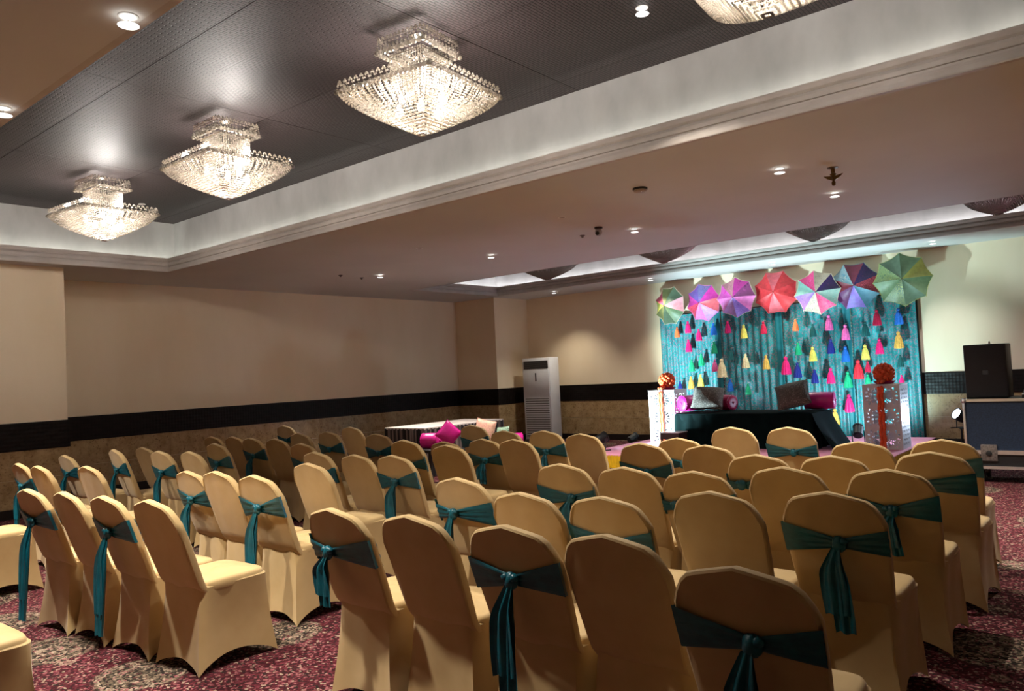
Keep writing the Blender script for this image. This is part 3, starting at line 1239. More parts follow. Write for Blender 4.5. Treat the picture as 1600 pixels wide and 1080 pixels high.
for px in (1310, 1425, 1050, 1160):
    mb = MB()
    xx = at_y(px, 600, CY).x - cxm
    for k in range(46):
        mb.octa((xx + 0.02 * math.sin(k * 1.7), -0.055, 1.15 - k * 0.0205), 0.0075)
    o = mb.build('sequin_string', M['sequin'], bd, False)
    o['kind'] = 'stuff'
fr = MB()
fr.tube([(cl - cxm, 0.05, ZCT), (cr - cxm, 0.05, ZCT)], 0.02, 8)
for xx in (cl - cxm, 0, cr - cxm):
    fr.tube([(xx, 0.05, 0.0), (xx, 0.05, ZCT)], 0.02, 8)
fr.build('support_frame', M['black'], bd)

# umbrellas pinned along the top of the backdrop
UC = {
    'olive': srgb(136, 142, 92), 'sage': srgb(96, 116, 92), 'coral': srgb(238, 106, 116), 'blush': srgb(226, 150, 160), 'lime': srgb(190, 196, 104),
    'magenta': srgb(232, 64, 176), 'violet': srgb(150, 104, 200), 'blue': srgb(104, 132, 196), 'pink': srgb(240, 120, 190), 'red': srgb(226, 60, 66),
    'plum': srgb(108, 44, 92), 'wine': srgb(128, 44, 58), 'navy': srgb(52, 40, 92), 'slate': srgb(96, 142, 160), 'cream': srgb(226, 206, 178),
    'mint': srgb(132, 176, 164), 'green': srgb(102, 124, 88), 'gold': srgb(180, 178, 92), 'hot': srgb(238, 58, 120), 'lilac': srgb(188, 150, 214),
}
UM = {}


def umat(c, dots):
    key = (c, dots)
    if key not in UM:
        UM[key] = mat_umbrella('umbrella_%s%s' % (c, '_' + dots if dots else ''), UC[c], UC[dots] if dots else None)
    return UM[key]


def umbrella(px, py, Y, R, cols, trim, label, roll, tiltx, tiltz):
    c = at_y(px, py, Y)
    t = thing('umbrella', label, 'umbrella', c, 0, 'open umbrellas along the top of the backdrop')
    t.rotation_euler = (tiltx, 0, tiltz)
    dep = 0.15

    def pt(a, r):
        # local: axis along -Y, apex towards the room
        return Vector((r * R * math.cos(a), -dep * (1 - r ** 1.7), r * R * math.sin(a)))
    for g in range(8):
        a0, a1 = roll + g * PI / 4, roll + (g + 1) * PI / 4
        rows = []
        for j in range(6):
            r = max(0.01, j / 5)
            row = []
            for i in range(7):
                w = i / 6
                p = pt(a0, r).lerp(pt(a1, r), w)
                sag = math.sin(PI * w)
                p = p * (1 - 0.06 * sag * r) + Vector((0, 0.020 * sag * r, 0))
                row.append(tuple(p))
            rows.append(row)
        k = cols[g % len(cols)]
        MB().grid(rows).build('canopy_panel', umat(*k), t, 'all')
        MB().tube([tuple(pt(a0, r) + Vector((0, 0.006, 0))) for r in (0.02, 0.35, 0.7, 1.0)], 0.004, 5).build('rib', M['chrome'], t)
    mb = MB()
    for g in range(8):
        p0, p1 = pt(roll + g * PI / 4, 1.0), pt(roll + (g + 1) * PI / 4, 1.0)
        for i in range(14):
            w = i / 14
            s = math.sin(PI * w)
            p = p0.lerp(p1, w) * (1 - 0.05 * s) + Vector((0, 0.02 * s, 0))
            mb.octa(tuple(p), 0.009)
    o = mb.build('edge_trim', UM.setdefault(('trim', trim), plain('umbrella_trim_' + trim, UC[trim], 0.4)), t, False)
    MB().tube([(0, -dep - 0.035, 0), (0, -dep + 0.01, 0)], [0.004, 0.010], 8).build('tip', M['brass'], t)
    MB().tube([(0, -dep, 0), (0, min(0.30, CY - Y - 0.02), 0)], 0.007, 6).build('shaft', M['brass'], t)
    return t


umbrella(1046, 478, 13.55, 0.385, [('sage', None), ('olive', None), ('coral', 'pink'), ('lime', None), ('olive', None), ('sage', None), ('green', None), ('blush', None)], 'cream',
         'olive green open umbrella with one coral panel, pinned near the air conditioner', PI / 8, 0.0, -0.25)
umbrella(1099, 473, 13.71, 0.37, [('magenta', None), ('blue', 'pink'), ('violet', 'blue'), ('magenta', 'pink'), ('red', 'pink'), ('pink', 'lilac'), ('lilac', 'pink'), ('coral', None)], 'pink',
         'magenta and blue patterned open umbrella with pom-pom edge, beside the olive one', 0.2, 0.05, -0.1)
umbrella(1150, 465, 13.55, 0.375, [('plum', 'pink'), ('magenta', 'plum'), ('blush', 'plum'), ('magenta', 'lilac'), ('pink', 'lilac'), ('lilac', 'pink'), ('violet', 'lilac'), ('pink', None)], 'cream',
         'lilac and plum embroidered open umbrella between magenta and red ones', 0.0, 0.0, 0.0)
umbrella(1212, 457, 13.71, 0.40, [('red', None), ('coral', None), ('red', None), ('red', None)], 'coral',
         'plain bright red open umbrella above the middle of the backdrop', PI / 8, 0.0, 0.05)
umbrella(1277, 457, 13.55, 0.385, [('navy', 'plum'), ('cream', 'plum'), ('hot', 'pink'), ('mint', None), ('violet', 'lilac'), ('cream', 'plum'), ('hot', 'blush'), ('mint', 'cream')], 'cream',
         'patchwork open umbrella with cream, pink and mint panels beside the red one', 0.1, 0.0, 0.1)
umbrella(1336, 447, 13.71, 0.41, [('navy', 'plum'), ('wine', 'plum'), ('slate', 'cream'), ('wine', None), ('plum', 'navy'), ('violet', 'slate'), ('slate', None), ('wine', 'coral')], 'slate',
         'wine and slate blue open umbrella with mirror dots beside the big green one', PI / 8, 0.0, 0.1)
umbrella(1410, 437, 13.55, 0.435, [('gold', None), ('green', None), ('sage', None), ('green', 'gold'), ('green', None), ('sage', 'gold'), ('sage', None), ('green', None)], 'gold',
         'large shiny moss green open umbrella nearest the loudspeaker', 0.05, 0.0, 0.15)

# tassels hanging in front of the curtain
TC = {'hot pink': srgb(236, 22, 112), 'crimson': srgb(196, 18, 66), 'orange': srgb(238, 112, 60), 'yellow': srgb(238, 214, 96), 'gold': srgb(226, 172, 78),
      'blue': srgb(20, 104, 196), 'navy': srgb(22, 34, 128), 'green': srgb(18, 172, 120), 'dark teal': srgb(6, 84, 84), 'pink': srgb(238, 100, 170), 'cream': srgb(240, 214, 166), 'red': srgb(226, 40, 58)}


def tassel_mesh(name, col):
    mb = MB()
    mb.ball((0, 0, -0.022), 0.024, 0.024, 0.026, 10, 6)
    rows = []
    prof = [(-0.042, 0.014), (-0.05, 0.022), (-0.085, 0.034), (-0.13, 0.043), (-0.18, 0.050), (-0.215, 0.054)]
    n = 24
    for z, r in prof:
        rows.append([(r * (1 + 0.13 * (k % 2)) * math.cos(2 * PI * k / n), r * (1 + 0.13 * (k % 2)) * math.sin(2 * PI * k / n), z - (0.008 * (k % 3) if z < -0.2 else 0)) for k in range(n)])
    b = len(mb.v)
    mb.grid(rows, close_u=True)
    mb.f.append(tuple(b + (len(prof) - 1) * n + k for k in range(n)))
    return mb.mesh(name, plain('tassel_' + col.replace(' ', '_'), TC[col], 0.6, vary=0.2, vscale=40), False)


TM = {c: tassel_mesh('tassel', c) for c in TC}
STRING = plain('tassel_string', srgb(200, 190, 180), 0.5)
TASSELS = [(1058, 519, 'orange', 0.9), (1075, 511, 'hot pink', 1), (1092, 523, 'hot pink', 1), (1115, 514, 'blue', 1), (1137, 511, 'hot pink', 1), (1162, 518, 'yellow', 1.1),
           (1193, 512, 'crimson', 1), (1076, 540, 'hot pink', 1.05), (1116, 543, 'green', 1), (1081, 571, 'green', 1), (1096, 562, 'green', 1), (1117, 571, 'pink', 1),
           (1128, 575, 'cream', 1.5), (1165, 564, 'cream', 1.15), (1197, 566, 'gold', 1.1), (1228, 571, 'hot pink', 1.4), (1063, 604, 'navy', 0.9), (1080, 598, 'gold', 1.05),
           (1095, 595, 'yellow', 1.05), (1141, 602, 'blue', 1), (1169, 608, 'green', 0.9), (1142, 554, 'dark teal', 0.9),
           (1243, 508, 'orange', 0.9), (1270, 516, 'dark teal', 1), (1295, 504, 'pink', 1.15), (1321, 519, 'pink', 1.15), (1352, 514, 'dark teal', 1.1), (1370, 496, 'crimson', 1.15),
           (1404, 494, 'blue', 1.15), (1247, 545, 'green', 0.95), (1270, 553, 'yellow', 1.1), (1298, 541, 'navy', 1.1), (1321, 553, 'blue', 1.15), (1352, 550, 'yellow', 1.1),
           (1374, 541, 'hot pink', 1.1), (1404, 531, 'gold', 1.2), (1246, 578, 'navy', 1.15), (1273, 588, 'navy', 1.05), (1298, 587, 'hot pink', 1.15), (1325, 593, 'green', 1.2),
           (1341, 577, 'red', 1.4), (1356, 573, 'crimson', 0.8), (1407, 564, 'dark teal', 0.85), (1409, 594, 'hot pink', 0.75), (1327, 630, 'hot pink', 1.3), (1356, 593, 'green', 0.8),
           (1305, 651, 'gold', 1.2)]
UMB = [(1046, 'olive'), (1099, 'magenta'), (1150, 'lilac'), (1212, 'red'), (1277, 'patchwork'), (1336, 'wine'), (1410, 'moss green')]
seen = {}
for i, (px, py, c, s) in enumerate(TASSELS):
    Yt = CY - 0.19 - {12: 0.12, 17: 0.03}.get(i, 0.012 * (i % 3))
    p = at_y(px, py, Yt)
    top = p.z + 0.11 * s
    near = min(UMB, key=lambda u: abs(u[0] - px))[1]
    tier = 'high up' if py < 530 else ('halfway down' if py < 582 else 'low down')
    lab = '%s tassel hanging %s below the %s umbrella' % (c, tier, near)
    if i == 10:
        lab += ', next to the blue one'
    if lab in seen:
        lab += ', ' + ('shorter one' if s < seen[lab] else ('longer one' if s > seen[lab] else 'second one'))
    seen.setdefault(lab, s)
    t = thing('tassel', lab, 'tassel', (p.x, Yt, top), 0, '%s tassels on the backdrop' % c)
    inst(TM[c], 'tassel_body', t, (0, 0, 0), (0, 0, i * 0.7), (s * 1.02, s * 1.02, s))
    back_ = 0.068 if min(abs(p.x - e_) for e_ in edges[1:4]) < 0.16 else 0.05
    MB().tube([(0, 0, -0.005), (0, 0.004, 0.012), (0, 0.03, 0.02), (0, CY - back_ - Yt, 0.024)], 0.003, 4).build('string', STRING, t)

# draped divan
dl, dr = at_y(1053, 644, 11.2), at_y(1267, 638, 11.2)
DX0, DX1, DY0, DY1, DZ = dl.x, dr.x, 11.2, 12.05, 0.735
dv = thing('divan', 'low divan draped in dark green velvet on the stage', 'sofa', ((DX0 + DX1) / 2, (DY0 + DY1) / 2, ZS))
hx, hy, hz = (DX1 - DX0) / 2, (DY1 - DY0) / 2, DZ - ZS
MB().box(-hx, hx, -hy, hy, hz - 0.14, hz, 0.035).build('mattress', M['velvet'], dv)
MB().box(-hx + 0.03, hx - 0.03, -hy + 0.03, hy - 0.03, 0.0, hz - 0.12).build('base', M['black'], dv, smooth=False)
pleated([(-hx, hy), (-hx, -hy), (hx, -hy), (hx + 0.02, hy)], 0.012, hz - 0.03, 0.016, 0.21, 8, flare=0.03).build('valance', M['velvet'], dv, 'all')
# the cloth falls wide at the end by the perforated pedestal
rows = []
for j in range(7):
    t_ = j / 6
    row = []
    for i in range(13):
        w = i / 12
        row.append((hx - 0.01 + 0.02 + 0.26 * t_ ** 1.3 + 0.03 * math.sin(9 * w) * t_, -hy + 2 * hy * w, hz - 0.01 - (hz - 0.03) * t_))
    rows.append(row)
MB().grid(rows).build('side_fall', M['velvet'], dv, 'all')


def cushion(name, mat, w, h, t_, label, cat, loc, rot, group=None):
    rows = []
    n = 17
    mb = MB()
    for sgn in (1, -1):
        rows = []
        for j in range(n):
            v = -1 + 2 * j / (n - 1)
            row = []
            for i in range(n):
                u = -1 + 2 * i / (n - 1)
                k = ((1 - u ** 2) * (1 - v ** 2)) ** 0.36
                px_ = u * w / 2 * (1 - 0.07 * (1 - v * v) * abs(u))
                pz_ = v * h / 2 * (1 - 0.07 * (1 - u * u) * abs(v))
                row.append((px_, sgn * t_ / 2 * k, pz_))
            rows.append(row)
        mb.grid(rows)
    o = mb.build(name, mat, None, 'all', loc)
    o.rotation_euler = rot
    pip = MB()
    pts = []
    for k in range(41):
        a = 2 * PI * k / 40
        ca, sa = math.cos(a), math.sin(a)
        m_ = max(abs(ca), abs(sa))
        u, v = ca / m_, sa / m_
        pts.append((u * w / 2 * (1 - 0.07 * (1 - v * v) * abs(u)), 0, v * h / 2 * (1 - 0.07 * (1 - u * u) * abs(v))))
    pip.tube(pts, 0.006, 5, cap=False)
    pip.build('piping', mat, o)
    return tag(o, label, cat, group)


def bolster(mat, r, L, label, loc, rot, group=None):
    mb = MB()
    seg = 24
    rows = []
    for t_, k in ((-0.5, 0.02), (-0.5, 0.55), (-0.49, 0.85), (-0.45, 0.98), (-0.2, 1.03), (0.2, 1.03), (0.45, 0.98), (0.49, 0.85), (0.5, 0.55), (0.5, 0.02)):
        rows.append([(t_ * L, r * k * math.cos(2 * PI * i / seg) * (1 + 0.03 * math.sin(6 * PI * i / seg)), r * k * math.sin(2 * PI * i / seg) * (1 + 0.03 * math.sin(4 * PI * i / seg))) for i in range(seg)])
    mb.grid(rows, close_u=True)
    o = mb.build('bolster', mat, None, 'all', loc)
    o.rotation_euler = rot
    for s in (-1, 1):
        MB().ball((s * L / 2, 0, 0), 0.02, seg=8, rings=6).build('end_button', mat, o)
        ring_ = MB()
        ring_.tube([(s * L * 0.46, r * 0.99 * math.cos(2 * PI * i / 20), r * 0.99 * math.sin(2 * PI * i / 20)) for i in range(21)], 0.007, 5, cap=False)
        ring_.build('gathered_ring', mat, o)
    return tag(o, label, 'cushion', group)


def on_divan(px, Y):
    return at_y(px, 625, Y).x


bolster(M['magenta'], 0.125, 0.46, 'shiny magenta bolster at the divan end by the left pedestal', (on_divan(1082, 11.8), 11.78, DZ + 0.136), (0, 0, 1.15))
cushion('cushion', M['silver'], 0.50, 0.44, 0.23, 'silver grey brocade cushion leaning between magenta and crimson bolsters', 'cushion', (on_divan(1108, 11.6), 11.56, DZ + 0.222), (-0.75, 0.08, 0.30))
bolster(M['crimson'], 0.12, 0.42, 'crimson bolster half hidden behind the silver cushion', (on_divan(1131, 11.88), 11.86, DZ + 0.131), (0, 0, -0.35))
cushion('cushion', M['silver'], 0.48, 0.46, 0.23, 'silver grey brocade cushion leaning at the divan end with cloth falling wide', 'cushion', (on_divan(1239, 11.5), 11.5, DZ + 0.245), (-0.75, -0.22, 0.25))
bolster(M['magenta'], 0.125, 0.44, 'shiny magenta bolster beside the silver cushion, at the wide falling cloth', (on_divan(1279, 11.85), 11.9, DZ + 0.136), (0, 0, 0.15))


# perforated pedestals
def cutter_prism(cx, cz, ang, r0, r1, w, y0, y1, mb):
    """a leaf shaped slot in the xz plane, pointing along ang from (cx, cz)"""
    ca, sa = math.cos(ang), math.sin(ang)
    prof = [(0.0, 0.25), (0.35, 0.75), (0.7, 1.0), (0.92, 0.7), (1.0, 0.15)]
    out = [(t_, k) for t_, k in prof] + [(t_, -k) for t_, k in reversed(prof)]
    n = len(out)
    vs = []
    for y in (y0, y1):
        for t_, k in out:
            r = r0 + (r1 - r0) * t_
            vs.append((cx + ca * r - sa * k * w / 2, y, cz + sa * r + ca * k * w / 2))
    fs = [tuple(range(n)), tuple(range(n, 2 * n))[::-1]] + [(i, n + i, n + (i + 1) % n, (i + 1) % n)[::-1] for i in range(n)]
    mb.add(vs, fs)


def panel_with_holes(w, h, th_, kind):
    """flat board in the xz plane from z 0 to h with real cut-outs"""
    cut = MB()
    y0, y1 = -0.05, 0.05
    if kind == 'front':
        for cz in (h / 6, h / 2, h * 5 / 6):
            for k in range(16):
                a = 2 * PI * (k + 0.5) / 16
                R = 0.118 if abs(math.sin(a)) > 0.8 else 0.135
                cutter_prism(0, cz, a, 0.062, R + 0.014, 0.037, y0, y1, cut)
            for s in (-1, 1):
                for q in (-1, 1):
                    cutter_prism(s * 0.16, cz + q * 0.10, PI / 2, -0.021, 0.021, 0.032, y0, y1, cut)
                    cutter_prism(s * 0.193, cz + q * 0.055, 0, -0.018, 0.018, 0.026, y0, y1, cut)
                cutter_prism(s * 0.190, cz, 0.0, -0.022, 0.022, 0.022, y0, y1, cut)
    else:
        rnd = random.Random(4)
        nx, nz = 6, 14
        for i in range(nx):
            for j in range(nz):
                x = (-0.5 + (i + 0.5) / nx) * (w - 0.05)
                z = 0.04 + (j + 0.5) / nz * (h - 0.08)
                a = (0.7 if (i + j) % 2 else 2.4) + rnd.uniform(-0.2, 0.2)
                cutter_prism(x, z, a, -0.027, 0.027, 0.026, y0, y1, cut)
    board = MB().box(-w / 2, w / 2, -th_ / 2, th_ / 2, 0, h)
    ob = bpy.data.objects.new('board_tmp', board.mesh('board_tmp', None, False))
    oc = bpy.data.objects.new('cut_tmp', cut.mesh('cut_tmp', None, False))
    COL.objects.link(ob)
    COL.objects.link(oc)
    md = ob.modifiers.new('b', 'BOOLEAN')
    md.operation = 'DIFFERENCE'
    md.object = oc
    md.solver = 'EXACT'
    dg = bpy.context.evaluated_depsgraph_get()
    me = bpy.data.meshes.new_from_object(ob.evaluated_get(dg))
    me.name = 'perforated_panel_' + kind
    me.materials.clear()
    me.materials.append(M['jali'])
    bpy.data.objects.remove(ob)
    bpy.data.objects.remove(oc)
    return me


PW, PD, PH = 0.48, 0.46, 0.885
PANEL_F = panel_with_holes(PW, PH, 0.012, 'front')
PANEL_S = panel_with_holes(PD - 0.026, PH, 0.012, 'side')


def marigold_ball(r, bumps):
    mb = MB()
    n = bumps
    for i in range(n):
        z = 1 - 2 * (i + 0.5) / n
        a = i * 2.39996
        q = math.sqrt(1 - z * z)
        mb.ball((r * q * math.cos(a), r * q * math.sin(a), r * z), r * 0.27, seg=7, rings=5)
    mb.ball((0, 0, 0), r * 0.95, seg=12, rings=8)
    return mb


def pedestal(x, y, label, blabel):
    t = thing('pedestal', label, 'pedestal', (x, y, ZS))
    inst(PANEL_F, 'perforated_panel', t, (0, -PD / 2 + 0.006, 0))
    inst(PANEL_F, 'perforated_panel', t, (0, PD / 2 - 0.006, 0))
    for s in (-1, 1):
        inst(PANEL_S, 'perforated_panel', t, (s * (PW / 2 - 0.006), 0, 0), (0, 0, PI / 2))
    MB().box(-PW / 2 - 0.004, PW / 2 + 0.004, -PD / 2 - 0.004, PD / 2 + 0.004, PH, PH + 0.016, 0.003).build('top_board', M['jali'], t)
    b = thing('flower_ball', blabel, 'flowers', (x, y, ZS + PH + 0.016))
    # bowl
    MB().lathe([(0.10, 0.0), (0.12, 0.01), (0.145, 0.04), (0.135, 0.042), (0.1, 0.02), (0.005, 0.016)], 18, cap=False).build('plate', M['crimson'], b)
    marigold_ball(0.118, 60).build('blossom_ball', M['marigold'], b, 'all', (0, 0, 0.15))
    g = MB()
    path = []
    for k in range(40):
        path.append((0.006 * math.sin(k * 0.8), -PD / 2 - 0.032, PH - 0.032 - k * 0.0212))
    for k, p in enumerate(path):
        for s in (-1, 1):
            g.ball((p[0] + s * 0.022, p[1], p[2] + (0.008 if s > 0 else 0)), 0.023, seg=7, rings=5)
    lead = MB()
    for k in range(5):
        for sx in (-1, 1):
            lead.ball((sx * 0.022, -0.13 - (PD / 2 + 0.022 - 0.13) * k / 4, 0.046 - 0.003 * k), 0.022, seg=7, rings=5)
    lead.build('trailing_strand', M['marigold'], b, 'all')['kind'] = 'stuff'
    o = g.build('hanging_garland', M['marigold'], t, 'all')
    o['kind'] = 'stuff'
    return t


pl = at_y(1013, 613, 11.6)
pedestal(pl.x + PW / 2, 11.6 + PD / 2, 'white perforated pedestal at the divan end nearer the air conditioner', 'orange marigold ball on the pedestal nearer the air conditioner')
pr = at_y(1347, 604, 11.5)
pedestal(pr.x + PW / 2, 11.5 + PD / 2, 'white perforated pedestal on the stage side nearer the flight case', 'orange marigold ball on the pedestal nearer the flight case')

# small black side table in front of the first pedestal
c = at_y(1045, 676, 10.75)
t = thing('side_table', 'small dark brown side table with pale top before the divan', 'table', (c.x, 10.9, ZS))
hh = c.z - ZS
MB().box(-0.17, 0.17, -0.15, 0.15, hh - 0.014, hh, 0.004).build('table_top', M['greytop'], t)
MB().box(-0.16, 0.16, -0.14, 0.14, hh - 0.11, hh - 0.014).build('apron', M['brown'], t, smooth=False)
for sx in (-1, 1):
    for sy in (-1, 1):
        MB().box(sx * 0.14 - 0.018, sx * 0.14 + 0.018, sy * 0.12 - 0.018, sy * 0.12 + 0.018, 0, hh - 0.10).build('leg', M['brown'], t, smooth=False)


# par can floor lights
def par_can(loc, target, label, color, watts, lens, cone=70, group=None, rad=0.085):
    t = thing('stage_light', label, 'stage light', loc, 0, group)
    d = Vector(target) - Vector(loc) - Vector((0, 0, 0.2))
    az = math.atan2(d.x, d.y)
    el = math.atan2(d.z, math.hypot(d.x, d.y))
    R = Matrix.Rotation(-az, 4, 'Z') @ Matrix.Rotation(el, 4, 'X')
    body = MB()
    prof = [(0.045, -0.12), (0.07, -0.10), (rad, -0.04), (rad, 0.06), (rad + 0.008, 0.065), (rad + 0.008, 0.085), (rad - 0.006, 0.085), (rad - 0.008, 0.05)]
    seg = 18
    rows = []
    for r, y in prof:
        rows.append([tuple((R @ Vector((r * math.cos(2 * PI * k / seg), y, r * math.sin(2 * PI * k / seg)))) + Vector((0, 0, 0.19))) for k in range(seg)])
    body.grid(rows, close_u=True)
    body.f.append(tuple(range(seg)))
    body.build('housing', M['black'], t)
    ln = MB()
    rows = []
    for r, y in ((rad - 0.008, 0.052), (rad * 0.5, 0.060), (0.002, 0.063)):
        rows.append([tuple((R @ Vector((r * math.cos(2 * PI * k / seg), y, r * math.sin(2 * PI * k / seg)))) + Vector((0, 0, 0.19))) for k in range(seg)])
    ln.grid(rows, close_u=True)
    ln.build('lens', lens, t)
    yk = MB()
    a = R @ Vector((1, 0, 0))
    ff = Vector((-a.y, a.x, 0))
    for s in (-1, 1):
        p = a * s * (rad + 0.015)
        yk.tube([(p.x, p.y, 0.19), (p.x, p.y, 0.06), (p.x + ff.x * s * 0.0, p.y + ff.y * s * 0.0, 0.012)], 0.008, 6)
        yk.tube([(p.x - ff.x * 0.1, p.y - ff.y * 0.1, 0.010), (p.x + ff.x * 0.1, p.y + ff.y * 0.1, 0.010)], 0.009, 6)
    p = a * (rad + 0.015)
    yk.tube([(-p.x, -p.y, 0.012), (p.x, p.y, 0.012)], 0.008, 6)
    yk.build('yoke', M['black'], t)
    if watts:
        q = (R @ Vector((0, 0.10, 0))) + Vector((0, 0, 0.19))
        s = light('par_beam', 'SPOT', q, watts, color, t, spot_size=math.radians(cone), spot_blend=0.5, shadow_soft_size=0.05)
        s.rotation_euler = (R.to_3x3() @ Vector((0, 1, 0))).to_track_quat('-Z', 'Y').to_euler()
    return t


CYAN = (0.55, 0.95, 1.0)
PARL = emit('par_cyan_lens', (0.4, 0.9, 1.0, 1), 14.0)
p = at_z(937, 704, ZS)
par_can((p.x + 0.05, p.y, ZS), (-5.2, 13.8, 1.75), 'black stage light on the stage corner nearest the air conditioner', (0.62, 0.92, 1.0), 330, PARL, 84)
p = at_y(1340, 686, 12.2)
par_can((p.x, 12.25, ZS), (p.x - 0.3, 13.8, 1.7), 'black stage light tucked behind the pedestal by the flight case', CYAN, 60, PARL, 110, rad=0.07)
p = at_y(990, 687, 12.6)
par_can((at_y(990, 690, 12.6).x, 12.6, 0.0), (p.x + 0.6, 13.9, 0.9), 'black stage light on the floor against the marble wall', CYAN, 0, M['glass_lens'], 60, rad=0.07)

# ------------------------------------------------------------------ flight case, loudspeaker, lamp behind it
FY = 10.15
fl = at_y(1505, 624, FY)
FX0, FX1, FZ = fl.x, fl.x + 1.15, fl.z
FD = 0.62
fc = thing('flight_case', 'large navy flight case with aluminium edges on castors', 'flight case', ((FX0 + FX1) / 2, FY + FD / 2, 0))
hx = (FX1 - FX0) / 2
zb, zm = 0.16, 0.335
LATCH = plain('worn_latch_steel', srgb(120, 112, 108), 0.45, metal=0.5, vary=0.4, vscale=50)
MB().box(-hx + 0.012, hx - 0.012, -FD / 2 + 0.012, FD / 2 - 0.012, zm + 0.02, FZ - 0.012).build('body', M['navy'], fc, smooth=False)
MB().box(-hx + 0.012, hx - 0.012, -FD / 2 + 0.012, FD / 2 - 0.012, zb + 0.012, zm).build('base_tray', M['black'], fc, smooth=False)
for z, h_, nm in ((FZ - 0.03, 0.03, 'top_edge_trim'), (zm - 0.01, 0.045, 'joint_trim'), (zb, 0.03, 'bottom_edge_trim')):
    mb = MB()
    for y_ in (-FD / 2, FD / 2):
        mb.box(-hx, hx, y_ - 0.006, y_ + 0.018 if y_ < 0 else y_ + 0.006, z, z + h_)
    for x_ in (-hx, hx):
        mb.box(x_ - 0.006, x_ + 0.012, -FD / 2, FD / 2, z, z + h_)
    mb.build(nm, M['alu'], fc, smooth=False)
for x_ in (-hx, hx):
    for y_ in (-FD / 2, FD / 2):
        MB().box(x_ - 0.013, x_ + 0.013, y_ - 0.013, y_ + 0.013, zb, FZ, 0.003).build('corner_trim', M['alu'], fc)
        for z_ in (zb + 0.02, FZ - 0.02):
            MB().ball((x_, y_, z_), 0.030, seg=10, rings=8).build('ball_corner', M['alu'], fc)
for x_ in (-hx + 0.22, hx - 0.22):
    l_ = MB().box(x_ - 0.08, x_ + 0.08, -FD / 2 - 0.014, -FD / 2 + 0.01, zm - 0.085, zm + 0.10, 0.005).build('butterfly_latch', LATCH, fc)
    MB().lathe([(0.03, 0), (0.03, 0.008), (0.018, 0.012)], 14).build('latch_knob', M['black'], l_, True, (x_, -FD / 2 - 0.016, zm))
    l_.children[0].rotation_euler = (PI / 2, 0, 0)
for x_ in (-hx + 0.13, hx - 0.13):
    for y_ in (-FD / 2 + 0.12, FD / 2 - 0.12):
        c_ = MB().box(x_ - 0.05, x_ + 0.05, y_ - 0.05, y_ + 0.05, zb - 0.03, zb).build('castor', M['black'], fc, smooth=False)
        w_ = MB().lathe([(0.02, -0.02), (0.06, -0.02), (0.064, 0), (0.06, 0.02), (0.02, 0.02)], 18).build('wheel', M['black'], c_, True, (x_, y_, 0.065))
        w_.rotation_euler = (0, PI / 2, 0)

sp0, sp1 = at_y(1502, 540, FY + 0.08), at_y(1572, 538, FY + 0.08)
sw, sh = (sp1.x - sp0.x) - 0.02, sp0.z - FZ
spk = thing('loudspeaker', 'black loudspeaker standing on the navy flight case', 'loudspeaker', ((sp0.x + sp1.x) / 2, FY + 0.30, FZ))
MB().box(-sw / 2, sw / 2, -0.20, 0.22, 0.003, sh, 0.012).build('cabinet', M['black'], spk)
MB().box(-sw / 2 + 0.012, sw / 2 - 0.012, -0.212, -0.199, 0.02, sh - 0.015, 0.005).build('front_grille', M['blackgloss'], spk)
MB().box(-0.028, 0.028, -0.217, -0.211, sh * 0.44, sh * 0.44 + 0.045, 0.002).build('badge', plain('badge_grey', srgb(52, 58, 68), 0.4), spk)
MB().tube([(0.03, 0, sh - 0.003), (0.03, 0, sh + 0.035)], [0.014, 0.006], 8).build('fly_point', M['chrome'], spk)
for x_ in (-0.12, 0.12):
    MB().lathe([(0.02, 0), (0.02, 0.006)], 10).build('rubber_foot', M['black'], spk, True, (x_, -0.12, 0.0))

mx = thing('mixing_desk', 'flat black mixing desk with silver edge beside the loudspeaker', 'mixer', (fl.x + 0.80, FY + 0.30, FZ))
mb = MB()
mb.add([(-0.24, -0.2, 0.0), (0.24, -0.2, 0.0), (0.24, 0.2, 0.0), (-0.24, 0.2, 0.0), (-0.24, -0.2, 0.045), (0.24, -0.2, 0.045), (0.24, 0.2, 0.11), (-0.24, 0.2, 0.11)],
       [(0, 3, 2, 1), (4, 5, 6, 7), (0, 1, 5, 4), (1, 2, 6, 5), (2, 3, 7, 6), (3, 0, 4, 7)])
mb.build('chassis', M['black'], mx, smooth=False)
MB().box(-0.24, 0.24, -0.206, -0.194, 0.038, 0.05, 0.002).build('silver_edge', M['alu'], mx)
for i in range(8):
    MB().box(-0.21 + i * 0.055, -0.19 + i * 0.055, -0.13, -0.115, 0.05, 0.072).build('fader_knob', M['greytop'], mx, smooth=False)

p = at_y(1497, 645, 13.25)
lp = par_can((p.x + 0.03, 13.25, p.z - 0.24), (p.x - 0.75, 12.45, 1.2), 'lit white stage light on a short stand behind the flight case', (0.58, 0.75, 1.0), 40, M['par_on'], 120)
zst = p.z - 0.24
MB().lathe([(0.16, -zst), (0.16, -zst + 0.012), (0.02, -zst + 0.02), (0.014, 0.01)], 16).build('stand', M['black'], lp)

